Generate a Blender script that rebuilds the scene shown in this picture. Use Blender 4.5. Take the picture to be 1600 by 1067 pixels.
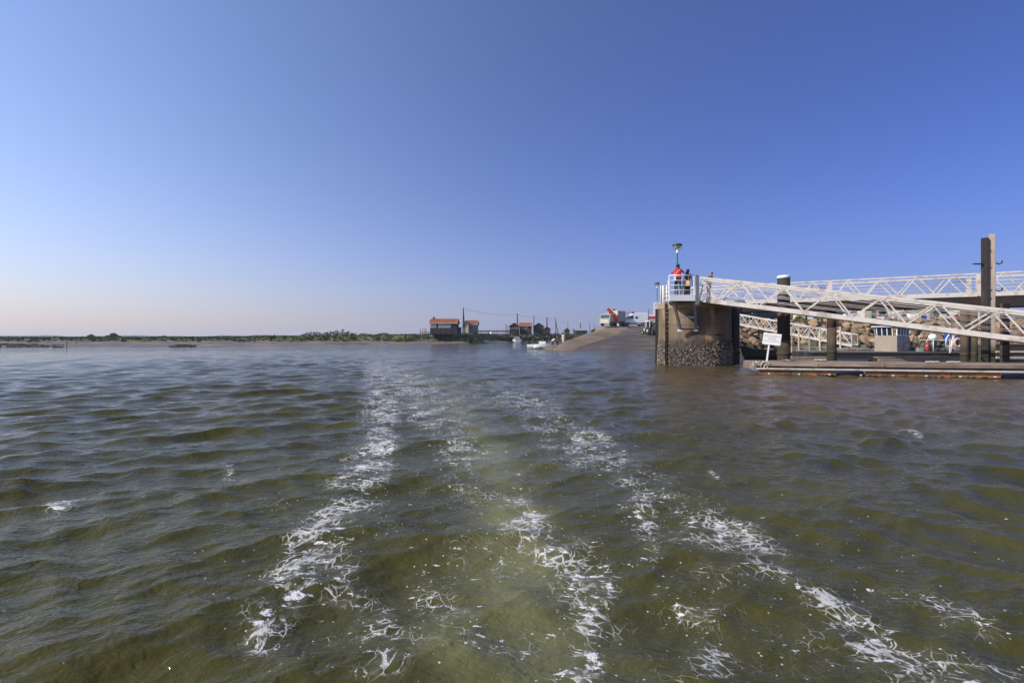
import bpy, bmesh, math, random
import numpy as np
from mathutils import Vector, Matrix
random.seed(7); rng = np.random.default_rng(7)
S = bpy.context.scene
for o in list(bpy.data.objects): bpy.data.objects.remove(o)
COL = S.collection
R = math.radians
EYE = 1.6; FPX = 755.0; HZ = 527.0

# ------------------------------------------------------------------ camera, sky, sun, exposure
cam_d = bpy.data.cameras.new("camera"); cam = bpy.data.objects.new("camera", cam_d); COL.objects.link(cam)
cam.location = (0, 0, EYE); cam.rotation_euler = (R(90), 0, 0)
cam_d.sensor_width = 36; cam_d.lens = FPX / 1600 * 36; cam_d.shift_y = -6.5 / 1600
cam_d.clip_start = .05; cam_d.clip_end = 20000
S.camera = cam
SUN_EL = R(34); SUN_DIR = Vector((-.940 * math.cos(SUN_EL), -.342 * math.cos(SUN_EL), math.sin(SUN_EL)))
W = bpy.data.worlds.new("World"); S.world = W; W.use_nodes = True
wn = W.node_tree; wn.nodes.clear()
sky = wn.nodes.new("ShaderNodeTexSky"); sky.sky_type = 'NISHITA'; sky.sun_disc = False
sky.sun_elevation = SUN_EL; sky.sun_rotation = math.atan2(SUN_DIR.x, SUN_DIR.y)
sky.altitude = 0; sky.air_density = 1.0; sky.dust_density = .5; sky.ozone_density = 4
bg = wn.nodes.new("ShaderNodeBackground"); bg.inputs['Strength'].default_value = .09
wo = wn.nodes.new("ShaderNodeOutputWorld")
# milky air: stronger towards the sun, paler along the whole horizon
def wmath(op, a, b=None, c=None, clamp=False):
    n = wn.nodes.new('ShaderNodeMath'); n.operation = op; n.use_clamp = clamp
    for k, v in enumerate((a, b, c)):
        if v is None: continue
        if isinstance(v, (int, float)): n.inputs[k].default_value = v
        else: wn.links.new(v, n.inputs[k])
    return n.outputs[0]
wtc = wn.nodes.new('ShaderNodeTexCoord'); wnm = wn.nodes.new('ShaderNodeVectorMath'); wnm.operation = 'NORMALIZE'; wn.links.new(wtc.outputs['Generated'], wnm.inputs[0])
wdt = wn.nodes.new('ShaderNodeVectorMath'); wdt.operation = 'DOT_PRODUCT'; wn.links.new(wnm.outputs[0], wdt.inputs[0]); wdt.inputs[1].default_value = SUN_DIR
wmr = wn.nodes.new('ShaderNodeMapRange'); wmr.interpolation_type = 'SMOOTHSTEP'; wmr.inputs[1].default_value = -.7; wmr.inputs[2].default_value = 1; wn.links.new(wdt.outputs['Value'], wmr.inputs[0]); glow = wmr.outputs[0]
wsp = wn.nodes.new('ShaderNodeSeparateXYZ'); wn.links.new(wnm.outputs[0], wsp.inputs[0])
low = wmath('MULTIPLY', wmath('EXPONENT', wmath('MULTIPLY', wmath('MAXIMUM', wsp.outputs[2], 0), -9.0)), .92)
def wmix(f, a, b, mode='MIX'):
    n = wn.nodes.new('ShaderNodeMix'); n.data_type = 'RGBA'; n.blend_type = mode; n.clamp_factor = False
    for k, v in ((0, f), (6, a), (7, b)):
        if isinstance(v, tuple): n.inputs[k].default_value = (*v, 1)
        elif isinstance(v, (int, float)): n.inputs[k].default_value = v
        else: wn.links.new(v, n.inputs[k])
    return n.outputs[2]
SKS = .09
tint = wmix(glow, (.59, .67, 1.27), (2.62, 2.30, 2.38))
blue = wmix(1.0, sky.outputs[0], tint, 'MULTIPLY')
hz = wmix(glow, tuple(v / SKS for v in (.27, .32, .52)), tuple(v / SKS for v in (.80, .67, .62)))
wn.links.new(wmix(low, blue, hz), bg.inputs[0]); wn.links.new(bg.outputs[0], wo.inputs[0])
sd = bpy.data.lights.new("sun", 'SUN'); sd.energy = 5.0; sd.angle = R(.53); sd.color = (1, .94, .84)
so = bpy.data.objects.new("sun", sd); COL.objects.link(so)
so.rotation_euler = SUN_DIR.to_track_quat('Z', 'Y').to_euler(); so.location = (-20, -5, 30)
S.view_settings.view_transform = 'Standard'; S.view_settings.look = 'None'
S.view_settings.exposure = 0; S.view_settings.gamma = 1; S.view_settings.use_curve_mapping = False
S.render.engine = 'CYCLES'; S.cycles.use_denoising = True
S.cycles.max_bounces = 6; S.cycles.volume_bounces = 0; S.cycles.glossy_bounces = 3

# ------------------------------------------------------------------ helpers
def P(px, py, d):
    """a point d metres away whose image falls at the photograph's pixel px, py"""
    return Vector(((px - 800) * d / FPX, d, EYE - (py - HZ) * d / FPX))

def G(px, py):
    """the point of the water plane seen at px, py"""
    d = FPX * EYE / (py - HZ); return Vector(((px - 800) * d / FPX, d, 0))

def tag(o, label=None, cat=None, group=None, kind=None):
    if label: o['label'] = label
    if cat: o['category'] = cat
    if group: o['group'] = group
    if kind: o['kind'] = kind
    return o

def empty(name, loc, rz=0, label=None, cat=None, group=None):
    o = bpy.data.objects.new(name, None); COL.objects.link(o); o.location = loc; o.rotation_euler = (0, 0, rz)
    o.empty_display_size = .2
    return tag(o, label, cat, group)

def wloc(o):
    v = Vector((0, 0, 0))
    while o is not None: v += o.location; o = o.parent
    return v

class MB:
    def __init__(s): s.v = []; s.f = []; s.m = []; s.sm = []
    def add(s, vs, fs, mi=0, smooth=False):
        b = len(s.v); s.v += [tuple(q) for q in vs]
        s.f += [tuple(b + i for i in f) for f in fs]; s.m += [mi] * len(fs); s.sm += [smooth] * len(fs); return s
    def box(s, c, d, rz=0, mi=0, rot=None):
        M = rot if rot is not None else Matrix.Rotation(rz, 3, 'Z'); c = Vector(c); vs = []
        for z in (-.5, .5):
            for x, y in ((-.5, -.5), (.5, -.5), (.5, .5), (-.5, .5)):
                vs.append(c + M @ Vector((x * d[0], y * d[1], z * d[2])))
        return s.add(vs, [(3, 2, 1, 0), (4, 5, 6, 7), (0, 1, 5, 4), (1, 2, 6, 5), (2, 3, 7, 6), (3, 0, 4, 7)], mi)
    def beam(s, p, q, w, h, mi=0, up=(0, 0, 1)):
        p = Vector(p); q = Vector(q); d = (q - p).normalized(); sd = d.cross(Vector(up))
        if sd.length < 1e-4: sd = d.cross(Vector((1, 0, 0)))
        sd.normalize(); u = sd.cross(d).normalized(); vs = []
        for e in (p, q):
            for a, b in ((-.5, -.5), (.5, -.5), (.5, .5), (-.5, .5)): vs.append(e + sd * a * w + u * b * h)
        return s.add(vs, [(0, 1, 2, 3), (7, 6, 5, 4), (1, 0, 4, 5), (2, 1, 5, 6), (3, 2, 6, 7), (0, 3, 7, 4)], mi)
    def tube(s, pts, r, n=8, mi=0, smooth=True):
        pts = [Vector(p) for p in pts]; rs = r if isinstance(r, (list, tuple)) else [r] * len(pts); vs = []; ax = None
        for i, p in enumerate(pts):
            d = (pts[min(i + 1, len(pts) - 1)] - pts[max(i - 1, 0)]).normalized()
            if ax is None: ax = d.orthogonal().normalized()
            else: ax = (ax - d * ax.dot(d)).normalized()
            b = d.cross(ax)
            for k in range(n):
                t = 2 * math.pi * k / n; vs.append(p + (ax * math.cos(t) + b * math.sin(t)) * rs[i])
        fs = []
        for i in range(len(pts) - 1):
            for k in range(n):
                a = i * n + k; c = i * n + (k + 1) % n; fs.append((a, c, c + n, a + n))
        s.add(vs, fs, mi, smooth); b = len(s.v) - len(vs)
        s.f += [tuple(b + k for k in reversed(range(n))), tuple(b + len(vs) - n + k for k in range(n))]; s.m += [mi] * 2; s.sm += [False] * 2
        return s
    def lathe(s, prof, c=(0, 0, 0), n=16, mi=0, smooth=True, axis='Z'):
        c = Vector(c); vs = []
        for r, z in prof:
            for k in range(n):
                t = 2 * math.pi * k / n; q = (r * math.cos(t), r * math.sin(t), z)
                if axis == 'X': q = (q[2], q[0], q[1])
                if axis == 'Y': q = (q[1], q[2], q[0])
                vs.append(c + Vector(q))
        fs = []
        for i in range(len(prof) - 1):
            for k in range(n):
                a = i * n + k; d = i * n + (k + 1) % n; fs.append((a, d, d + n, a + n))
        s.add(vs, fs, mi, smooth); b = len(s.v) - len(vs)
        s.f += [tuple(b + k for k in reversed(range(n))), tuple(b + len(vs) - n + k for k in range(n))]; s.m += [mi] * 2; s.sm += [False] * 2
        return s
    def prism(s, poly, a, b, mi=0, axis='Z', origin=(0, 0, 0), M=None):
        """poly 2-D outline extruded from a to b along axis"""
        n = len(poly); vs = []; origin = Vector(origin)
        for t in (a, b):
            for x, y in poly:
                q = Vector((x, y, t)) if axis == 'Z' else (Vector((x, t, y)) if axis == 'Y' else Vector((t, x, y)))
                if M is not None: q = M @ q
                vs.append(origin + q)
        fs = [tuple(reversed(range(n))), tuple(range(n, 2 * n))] + [(i, (i + 1) % n, n + (i + 1) % n, n + i) for i in range(n)]
        return s.add(vs, fs, mi)
    def ico(s, c, r, sub=1, jitter=.15, scale=(1, 1, 1), mi=0, smooth=False, rot=None):
        vs, fs = ICO[sub]; c = Vector(c); out = []
        for v in vs:
            q = Vector(v) * (r * (1 + random.uniform(-jitter, jitter))); q = Vector((q.x * scale[0], q.y * scale[1], q.z * scale[2]))
            if rot is not None: q = rot @ q
            out.append(c + q)
        return s.add(out, fs, mi, smooth)
    def mesh(s, name, mats):
        me = bpy.data.meshes.new(name); me.from_pydata(s.v, [], s.f)
        for m in (mats if isinstance(mats, (list, tuple)) else [mats]): me.materials.append(m)
        me.polygons.foreach_set('material_index', s.m); me.polygons.foreach_set('use_smooth', s.sm)
        bm = bmesh.new(); bm.from_mesh(me); bmesh.ops.recalc_face_normals(bm, faces=bm.faces); bm.to_mesh(me); bm.free()
        me.update(); return me
    def build(s, name, mats, parent=None, world=True, bevel=0, **tg):
        if parent is not None and world:
            L = wloc(parent); s.v = [(a - L.x, b - L.y, c - L.z) for a, b, c in s.v]
        elif parent is None and s.v:
            xs = [a[0] for a in s.v]; ys = [a[1] for a in s.v]; zs = [a[2] for a in s.v]
            L = Vector(((min(xs) + max(xs)) / 2, (min(ys) + max(ys)) / 2, min(zs))); s.v = [(a - L.x, b - L.y, c - L.z) for a, b, c in s.v]
        o = bpy.data.objects.new(name, s.mesh(name, mats)); COL.objects.link(o)
        if parent is not None: o.parent = parent
        else: o.location = L
        if bevel:
            m = o.modifiers.new('bevel', 'BEVEL'); m.width = bevel; m.segments = 1; m.limit_method = 'ANGLE'
        return tag(o, **tg) if tg else o

ICO = {}
for sub in (1, 2, 3):
    bm = bmesh.new(); bmesh.ops.create_icosphere(bm, subdivisions=sub, radius=1)
    ICO[sub] = ([v.co.copy() for v in bm.verts], [tuple(v.index for v in f.verts) for f in bm.faces]); bm.free()

def copy_tree(o, parent=None):
    c = o.copy(); COL.objects.link(c)
    if parent is not None: c.parent = parent
    for ch in list(o.children): copy_tree(ch, c)
    return c

# ------------------------------------------------------------------ materials
def nodes(m): return m.node_tree.nodes, m.node_tree.links
def mat(name, c, rough=.6, metal=0, c2=None, scale=4, detail=5, bump=0, bscale=None, contrast=.25, stretch=None, c3=None, s3=1.2, rand=0, spec=.5, emit=0):
    """procedural paint / wood / concrete: base colour c broken up towards c2 by noise, optional stains c3"""
    m = bpy.data.materials.new(name); m.use_nodes = True; N, L = nodes(m); b = N['Principled BSDF']
    b.inputs['Roughness'].default_value = rough; b.inputs['Metallic'].default_value = metal; b.inputs['Specular IOR Level'].default_value = spec
    tc = N.new('ShaderNodeTexCoord'); vec = tc.outputs['Object']
    if stretch:
        mp = N.new('ShaderNodeMapping'); mp.inputs['Scale'].default_value = stretch; L.new(vec, mp.inputs[0]); vec = mp.outputs[0]
    c2 = c2 or tuple(x * .72 for x in c)
    n = N.new('ShaderNodeTexNoise'); n.inputs['Scale'].default_value = scale; n.inputs['Detail'].default_value = detail; n.inputs['Roughness'].default_value = .65
    L.new(vec, n.inputs['Vector'])
    r = N.new('ShaderNodeMapRange'); r.inputs['From Min'].default_value = .5 - contrast; r.inputs['From Max'].default_value = .5 + contrast
    L.new(n.outputs[0], r.inputs[0])
    mx = N.new('ShaderNodeMix'); mx.data_type = 'RGBA'; L.new(r.outputs[0], mx.inputs[0])
    mx.inputs[6].default_value = (*c2, 1); mx.inputs[7].default_value = (*c, 1); out = mx.outputs[2]
    if c3:
        n3 = N.new('ShaderNodeTexNoise'); n3.inputs['Scale'].default_value = s3; n3.inputs['Detail'].default_value = 8; L.new(vec, n3.inputs['Vector'])
        r3 = N.new('ShaderNodeMapRange'); r3.inputs['From Min'].default_value = .52; r3.inputs['From Max'].default_value = .66; L.new(n3.outputs[0], r3.inputs[0])
        m3 = N.new('ShaderNodeMix'); m3.data_type = 'RGBA'; L.new(r3.outputs[0], m3.inputs[0]); L.new(out, m3.inputs[6]); m3.inputs[7].default_value = (*c3, 1); out = m3.outputs[2]
    if rand:
        g = N.new('ShaderNodeNewGeometry'); oi = N.new('ShaderNodeObjectInfo'); ad = N.new('ShaderNodeMath'); ad.operation = 'ADD'
        L.new(g.outputs['Random Per Island'], ad.inputs[0]); L.new(oi.outputs['Random'], ad.inputs[1])
        fr = N.new('ShaderNodeMath'); fr.operation = 'FRACT'; L.new(ad.outputs[0], fr.inputs[0])
        hs = N.new('ShaderNodeHueSaturation'); mr = N.new('ShaderNodeMapRange'); mr.inputs['To Min'].default_value = 1 - rand; mr.inputs['To Max'].default_value = 1 + rand
        L.new(fr.outputs[0], mr.inputs[0]); L.new(mr.outputs[0], hs.inputs['Value']); L.new(out, hs.inputs['Color']); out = hs.outputs[0]
    L.new(out, b.inputs['Base Color'])
    if bump:
        nb = N.new('ShaderNodeTexNoise'); nb.inputs['Scale'].default_value = bscale or scale * 4; nb.inputs['Detail'].default_value = 6; L.new(vec, nb.inputs['Vector'])
        bp = N.new('ShaderNodeBump'); bp.inputs['Strength'].default_value = 1; bp.inputs['Distance'].default_value = bump; L.new(nb.outputs[0], bp.inputs['Height']); L.new(bp.outputs[0], b.inputs['Normal'])
    return m

def tide(m, z0, z1, c, amp=.5, scale=3, extra=None):
    """tidal stain: the wet, overgrown part of a shaft or wall up to the high-water mark, ragged edge"""
    N, L = nodes(m); b = N['Principled BSDF']; src = b.inputs['Base Color'].links[0].from_socket
    g = N.new('ShaderNodeNewGeometry'); sp = N.new('ShaderNodeSeparateXYZ'); L.new(g.outputs['Position'], sp.inputs[0])
    mp = N.new('ShaderNodeMapping'); mp.inputs['Scale'].default_value = (1, 1, .35); L.new(g.outputs['Position'], mp.inputs[0])
    n = N.new('ShaderNodeTexNoise'); n.inputs['Scale'].default_value = scale; n.inputs['Detail'].default_value = 8; n.inputs['Roughness'].default_value = .7; L.new(mp.outputs[0], n.inputs['Vector'])
    a = N.new('ShaderNodeMath'); a.operation = 'MULTIPLY_ADD'; L.new(n.outputs[0], a.inputs[0]); a.inputs[1].default_value = -2 * amp; L.new(sp.outputs[2], a.inputs[2])
    r = N.new('ShaderNodeMapRange'); r.interpolation_type = 'SMOOTHSTEP'; r.inputs[1].default_value = z0 - amp; r.inputs[2].default_value = z1 - amp; r.inputs[3].default_value = 1; r.inputs[4].default_value = 0; L.new(a.outputs[0], r.inputs[0])
    n2 = N.new('ShaderNodeTexNoise'); n2.inputs['Scale'].default_value = scale * 4; n2.inputs['Detail'].default_value = 5; L.new(g.outputs['Position'], n2.inputs['Vector'])
    cm = N.new('ShaderNodeMix'); cm.data_type = 'RGBA'; L.new(n2.outputs[0], cm.inputs[0]); cm.inputs[6].default_value = (*[v * .45 for v in c], 1); cm.inputs[7].default_value = (*[v * 1.5 for v in c], 1)
    mx = N.new('ShaderNodeMix'); mx.data_type = 'RGBA'; L.new(r.outputs[0], mx.inputs[0]); L.new(src, mx.inputs[6]); L.new(cm.outputs[2], mx.inputs[7]); L.new(mx.outputs[2], b.inputs['Base Color']); return m

def glass_mat(name, c=(.02, .03, .04), rough=.08):
    return mat(name, c, rough, spec=.8, c2=tuple(x * .8 for x in c), scale=1.5)

M = {}
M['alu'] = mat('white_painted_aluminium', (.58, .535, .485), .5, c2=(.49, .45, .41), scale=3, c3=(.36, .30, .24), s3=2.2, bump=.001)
M['alu_dark'] = mat('dark_galvanised_steel', (.22, .22, .22), .55, c2=(.12, .12, .12), scale=5)  # darker grey for struts, joists and cross beams
M['deckgrid'] = mat('grey_walkway_planking', (.16, .15, .14), .8, scale=6)
M['concrete'] = mat('weathered_pier_concrete', (.20, .145, .092), .9, c2=(.07, .05, .034), scale=.9, detail=9, bump=.03, bscale=7, c3=(.36, .22, .10), s3=1.6, stretch=(1, 1, .3), contrast=.16)
tide(M['concrete'], 1.25, 1.6, (.06, .047, .033), .35, 2.2)
M['stone_wet'] = mat('dark_weedy_riprap_stone', (.12, .09, .055), .75, c2=(.05, .045, .025), scale=2.2, bump=.03, bscale=5, rand=.35)
M['concrete_low'] = mat('silt_coated_concrete', (.085, .066, .048), .85, c2=(.045, .036, .027), scale=2, bump=.015, bscale=12)
M['dark_void'] = mat('dark_recess', (.02, .014, .012), .9)  # near-black colour meant for a recess
M['oyster'] = mat('oyster_shells', (.30, .25, .20), .7, c2=(.022, .018, .016), scale=14, rand=.9, contrast=.10)
M['rust'] = mat('rusty_steel', (.09, .045, .025), .85, c2=(.05, .025, .015), scale=5, bump=.006, c3=(.20, .08, .035))
M['pile_black'] = mat('black_pile', (.035, .03, .026), .7, c2=(.018, .016, .014), scale=4, bump=.004)  # near-black shaft colour
M['pile_mud'] = mat('silt_brown_pile', (.115, .075, .038), .9, c2=(.045, .032, .02), scale=3, bump=.01, stretch=(1, 1, .5), c3=(.035, .03, .02), s3=1.4)
M['white'] = mat('white_paint', (.78, .77, .75), .45, c2=(.68, .67, .64), scale=3)
M['white_clean'] = mat('white_gelcoat', (.8, .8, .78), .3, c2=(.74, .74, .72), scale=2)
M['timber_grey'] = mat('weathered_grey_timber', (.40, .33, .27), .9, c2=(.20, .16, .13), scale=3, stretch=(1, 1, .12), bump=.008, contrast=.16)
M['timber_dark'] = mat('dark_old_timber', (.022, .018, .015), .9, c2=(.022, .018, .015), scale=4, stretch=(1, 1, .15), bump=.01, c3=(.12, .08, .04))  # dark timbers, and the post half whose shade is put into the colour
M['plank'] = mat('sun_bleached_plank', (.33, .25, .185), .88, c2=(.18, .125, .09), scale=2.2, stretch=(.35, 1, 1), bump=.005, rand=.35, contrast=.15)
M['plank_orange'] = mat('orange_stained_fascia_board', (.40, .15, .06), .85, c2=(.13, .055, .03), scale=2.5, c3=(.12, .10, .03), s3=.9, rand=.3)
M['weed'] = mat('green_weed', (.045, .06, .015), .9, c2=(.02, .03, .01), scale=9, bump=.02)
tide(M['pile_mud'], .9, 1.5, (.035, .028, .016), .5, 3); tide(M['rust'], 1.0, 2.0, (.05, .035, .02), .6, 2.5); tide(M['timber_grey'], .9, 1.6, (.05, .04, .028), .4, 3)
M['rope'] = mat('pale_rope', (.5, .45, .38), .9, scale=20)
M['stone'] = mat('tan_riprap_stone', (.30, .205, .115), .9, c2=(.15, .10, .055), scale=1.8, bump=.03, bscale=5, rand=.4)
M['green_paint'] = mat('green_lamp_paint', (.02, .14, .06), .4, c2=(.015, .10, .045))
M['lens'] = mat('amber_lamp_lens', (.55, .50, .30), .3, c2=(.4, .36, .2))
M['red'] = mat('red_paint', (.60, .035, .03), .4, c2=(.45, .03, .03))
M['orange'] = mat('orange_crane_paint', (.62, .10, .045), .45, c2=(.45, .07, .04), scale=6)
M['black'] = mat('black_rubber', (.018, .018, .018), .7)
M['dark'] = mat('dark_metal', (.03, .03, .032), .5)
M['glass'] = glass_mat('dark_glass')
M['glass_pale'] = glass_mat('sky_coloured_glass', (.20, .24, .30), .15)  # sky reflection put into the pale base colour
M['hub'] = mat('wheel_hub_steel', (.45, .45, .45), .4)
M['cream'] = mat('cream_panel', (.62, .56, .42), .55)
M['tarp'] = mat('beige_truck_body', (.52, .46, .38), .7, c2=(.45, .39, .32), scale=2)
M['navy'] = mat('navy_car_paint', (.012, .014, .03), .25)
M['blue'] = mat('blue_paint', (.03, .09, .35), .4)
M['grey_boat'] = mat('grey_boat_paint', (.33, .32, .31), .5, c2=(.26, .25, .24), scale=2, c3=(.22, .17, .12), s3=3)
M['grey_boat_warm'] = mat('stained_boat_panel', (.33, .28, .22), .6, c2=(.25, .21, .16), scale=2.5)
M['hull_blue'] = mat('dark_blue_hull', (.02, .03, .045), .4, c2=(.03, .03, .03), c3=(.08, .06, .04))
M['hull_green'] = mat('dull_green_hull', (.05, .055, .04), .5, c2=(.10, .09, .06), scale=3)
M['roof_orange'] = mat('orange_roof_tiles', (.37, .115, .05), .85, c2=(.20, .06, .03), scale=1.5, rand=.25)
M['roof_red'] = mat('red_brown_roof', (.30, .09, .05), .85, c2=(.15, .05, .03), scale=1.5, rand=.25)
M['wood_black'] = mat('black_tarred_boards', (.028, .024, .02), .8, c2=(.014, .012, .01), scale=1, stretch=(4, 4, .3), rand=.35)
M['wood_brown'] = mat('brown_boards', (.09, .055, .035), .85, c2=(.045, .03, .02), scale=2, rand=.3)
M['wood_green'] = mat('dark_green_boards', (.025, .04, .03), .8, rand=.3)
M['wall_cream'] = mat('cream_rendered_wall', (.60, .52, .40), .85)
M['wall_grey'] = mat('pale_grey_wall', (.30, .32, .34), .85)
M['pole_wood'] = mat('dark_utility_pole', (.06, .05, .045), .9)
M['wire'] = mat('wire', (.03, .03, .03), .7)
M['skin'] = mat('skin', (.42, .22, .14), .6, c2=(.36, .18, .12)); M['skin_dark'] = mat('tanned_skin', (.16, .08, .05), .6)
M['hair'] = mat('dark_hair', (.012, .009, .008), .6); M['hair_grey'] = mat('grey_hair', (.25, .23, .21), .8); M['green_dark'] = mat('dark_green_car_paint', (.01, .05, .03), .3)
M['shirt_red'] = mat('red_shirt', (.72, .012, .015), .8, c2=(.62, .01, .012)); M['shirt_maroon'] = mat('dark_maroon_shirt', (.06, .012, .018), .85)
M['shorts_dark'] = mat('charcoal_shorts', (.035, .035, .045), .85); M['jeans'] = mat('dark_blue_trousers', (.03, .04, .09), .85)
M['shirt_black'] = mat('black_shirt', (.015, .015, .02), .85); M['shirt_white'] = mat('white_shirt', (.75, .72, .70), .8)
M['shirt_pink'] = mat('pale_pink_shirt', (.62, .48, .46), .8); M['bag'] = mat('tan_canvas_bag', (.62, .38, .17), .8, c2=(.5, .3, .14))
M['ring'] = mat('faded_orange_lifebuoy', (.62, .28, .20), .6, c2=(.72, .60, .55), scale=2.5)
M['text_grey'] = mat('faded_grey_lettering', (.42, .40, .40), .8)
# ------------------------------------------------------------------ water
def seg_dist(px, py, a, b):
    dx, dy = b[0] - a[0], b[1] - a[1]; t = np.clip(((px - a[0]) * dx + (py - a[1]) * dy) / (dx * dx + dy * dy), 0, 1)
    return np.hypot(px - a[0] - t * dx, (py - a[1] - t * dy)), t
def band(px, py, pts):
    """pts: (px, py, width, strength) along the streak; soft-edged"""
    out = np.zeros_like(px)
    for a, b in zip(pts[:-1], pts[1:]):
        d, t = seg_dist(px, py, a, b); w = a[2] + (b[2] - a[2]) * t; s = a[3] + (b[3] - a[3]) * t
        out = np.maximum(out, s * np.exp(-(d / w) ** 2))
    return out

def wave_field(x, y, r):
    """height, horizontal shift and crest measure from many small wave trains"""
    h = np.zeros_like(x); dx = np.zeros_like(x); dy = np.zeros_like(x)
    rg = np.random.default_rng(11)
    wl = 1 / (1 + np.exp((x + .25 * y + .2) / .6)) * np.clip((r - 1) / 2, 0, 1)      # off the port side of the wake
    wr = 1 / (1 + np.exp(-(x - .30 * y - 1.2) / .7))
    fade = np.clip(1.25 - r / 70, .12, 1)
    # slow modulation so that the trains come in patches
    mod = lambda k: .6 + .55 * np.sin(x * rg.uniform(.1, .5) + y * rg.uniform(.1, .4) + k) * np.sin(y * rg.uniform(.1, .45) - x * rg.uniform(.1, .3) + 2 * k)
    def train(n, l0, l1, ang, spread, steep, wgt, ph=0):
        nonlocal h, dx, dy
        for i in range(n):
            lam = l0 * (l1 / l0) ** (i / max(1, n - 1)) * rg.uniform(.9, 1.1); k = 2 * math.pi / lam
            a = ang + rg.normal(0, spread); cx, cy = math.cos(a), math.sin(a)
            A = lam * steep / (2 * math.pi) * np.clip((lam / (.011 * r) - 1) / 2, 0, 1) * wgt * fade * mod(i)
            p = k * (x * cx + y * cy) + rg.uniform(0, 6.28)
            h += A * np.sin(p); c = A * np.cos(p) * 1.05; dx += c * cx; dy += c * cy
    train(26, .28, 1.7, R(-80), .55, .064, 1.0)                        # wind chop, crests across the view
    train(14, .42, 1.7, R(142), .34, .072, wl)                          # wake trains running off to the left
    train(14, .42, 1.7, R(28), .34, .064, wr)                           # and to the right
    train(14, .14, .40, R(110), .8, .078, .6 + .4 * (wl + wr))         # ripples
    return h, dx, dy

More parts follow.
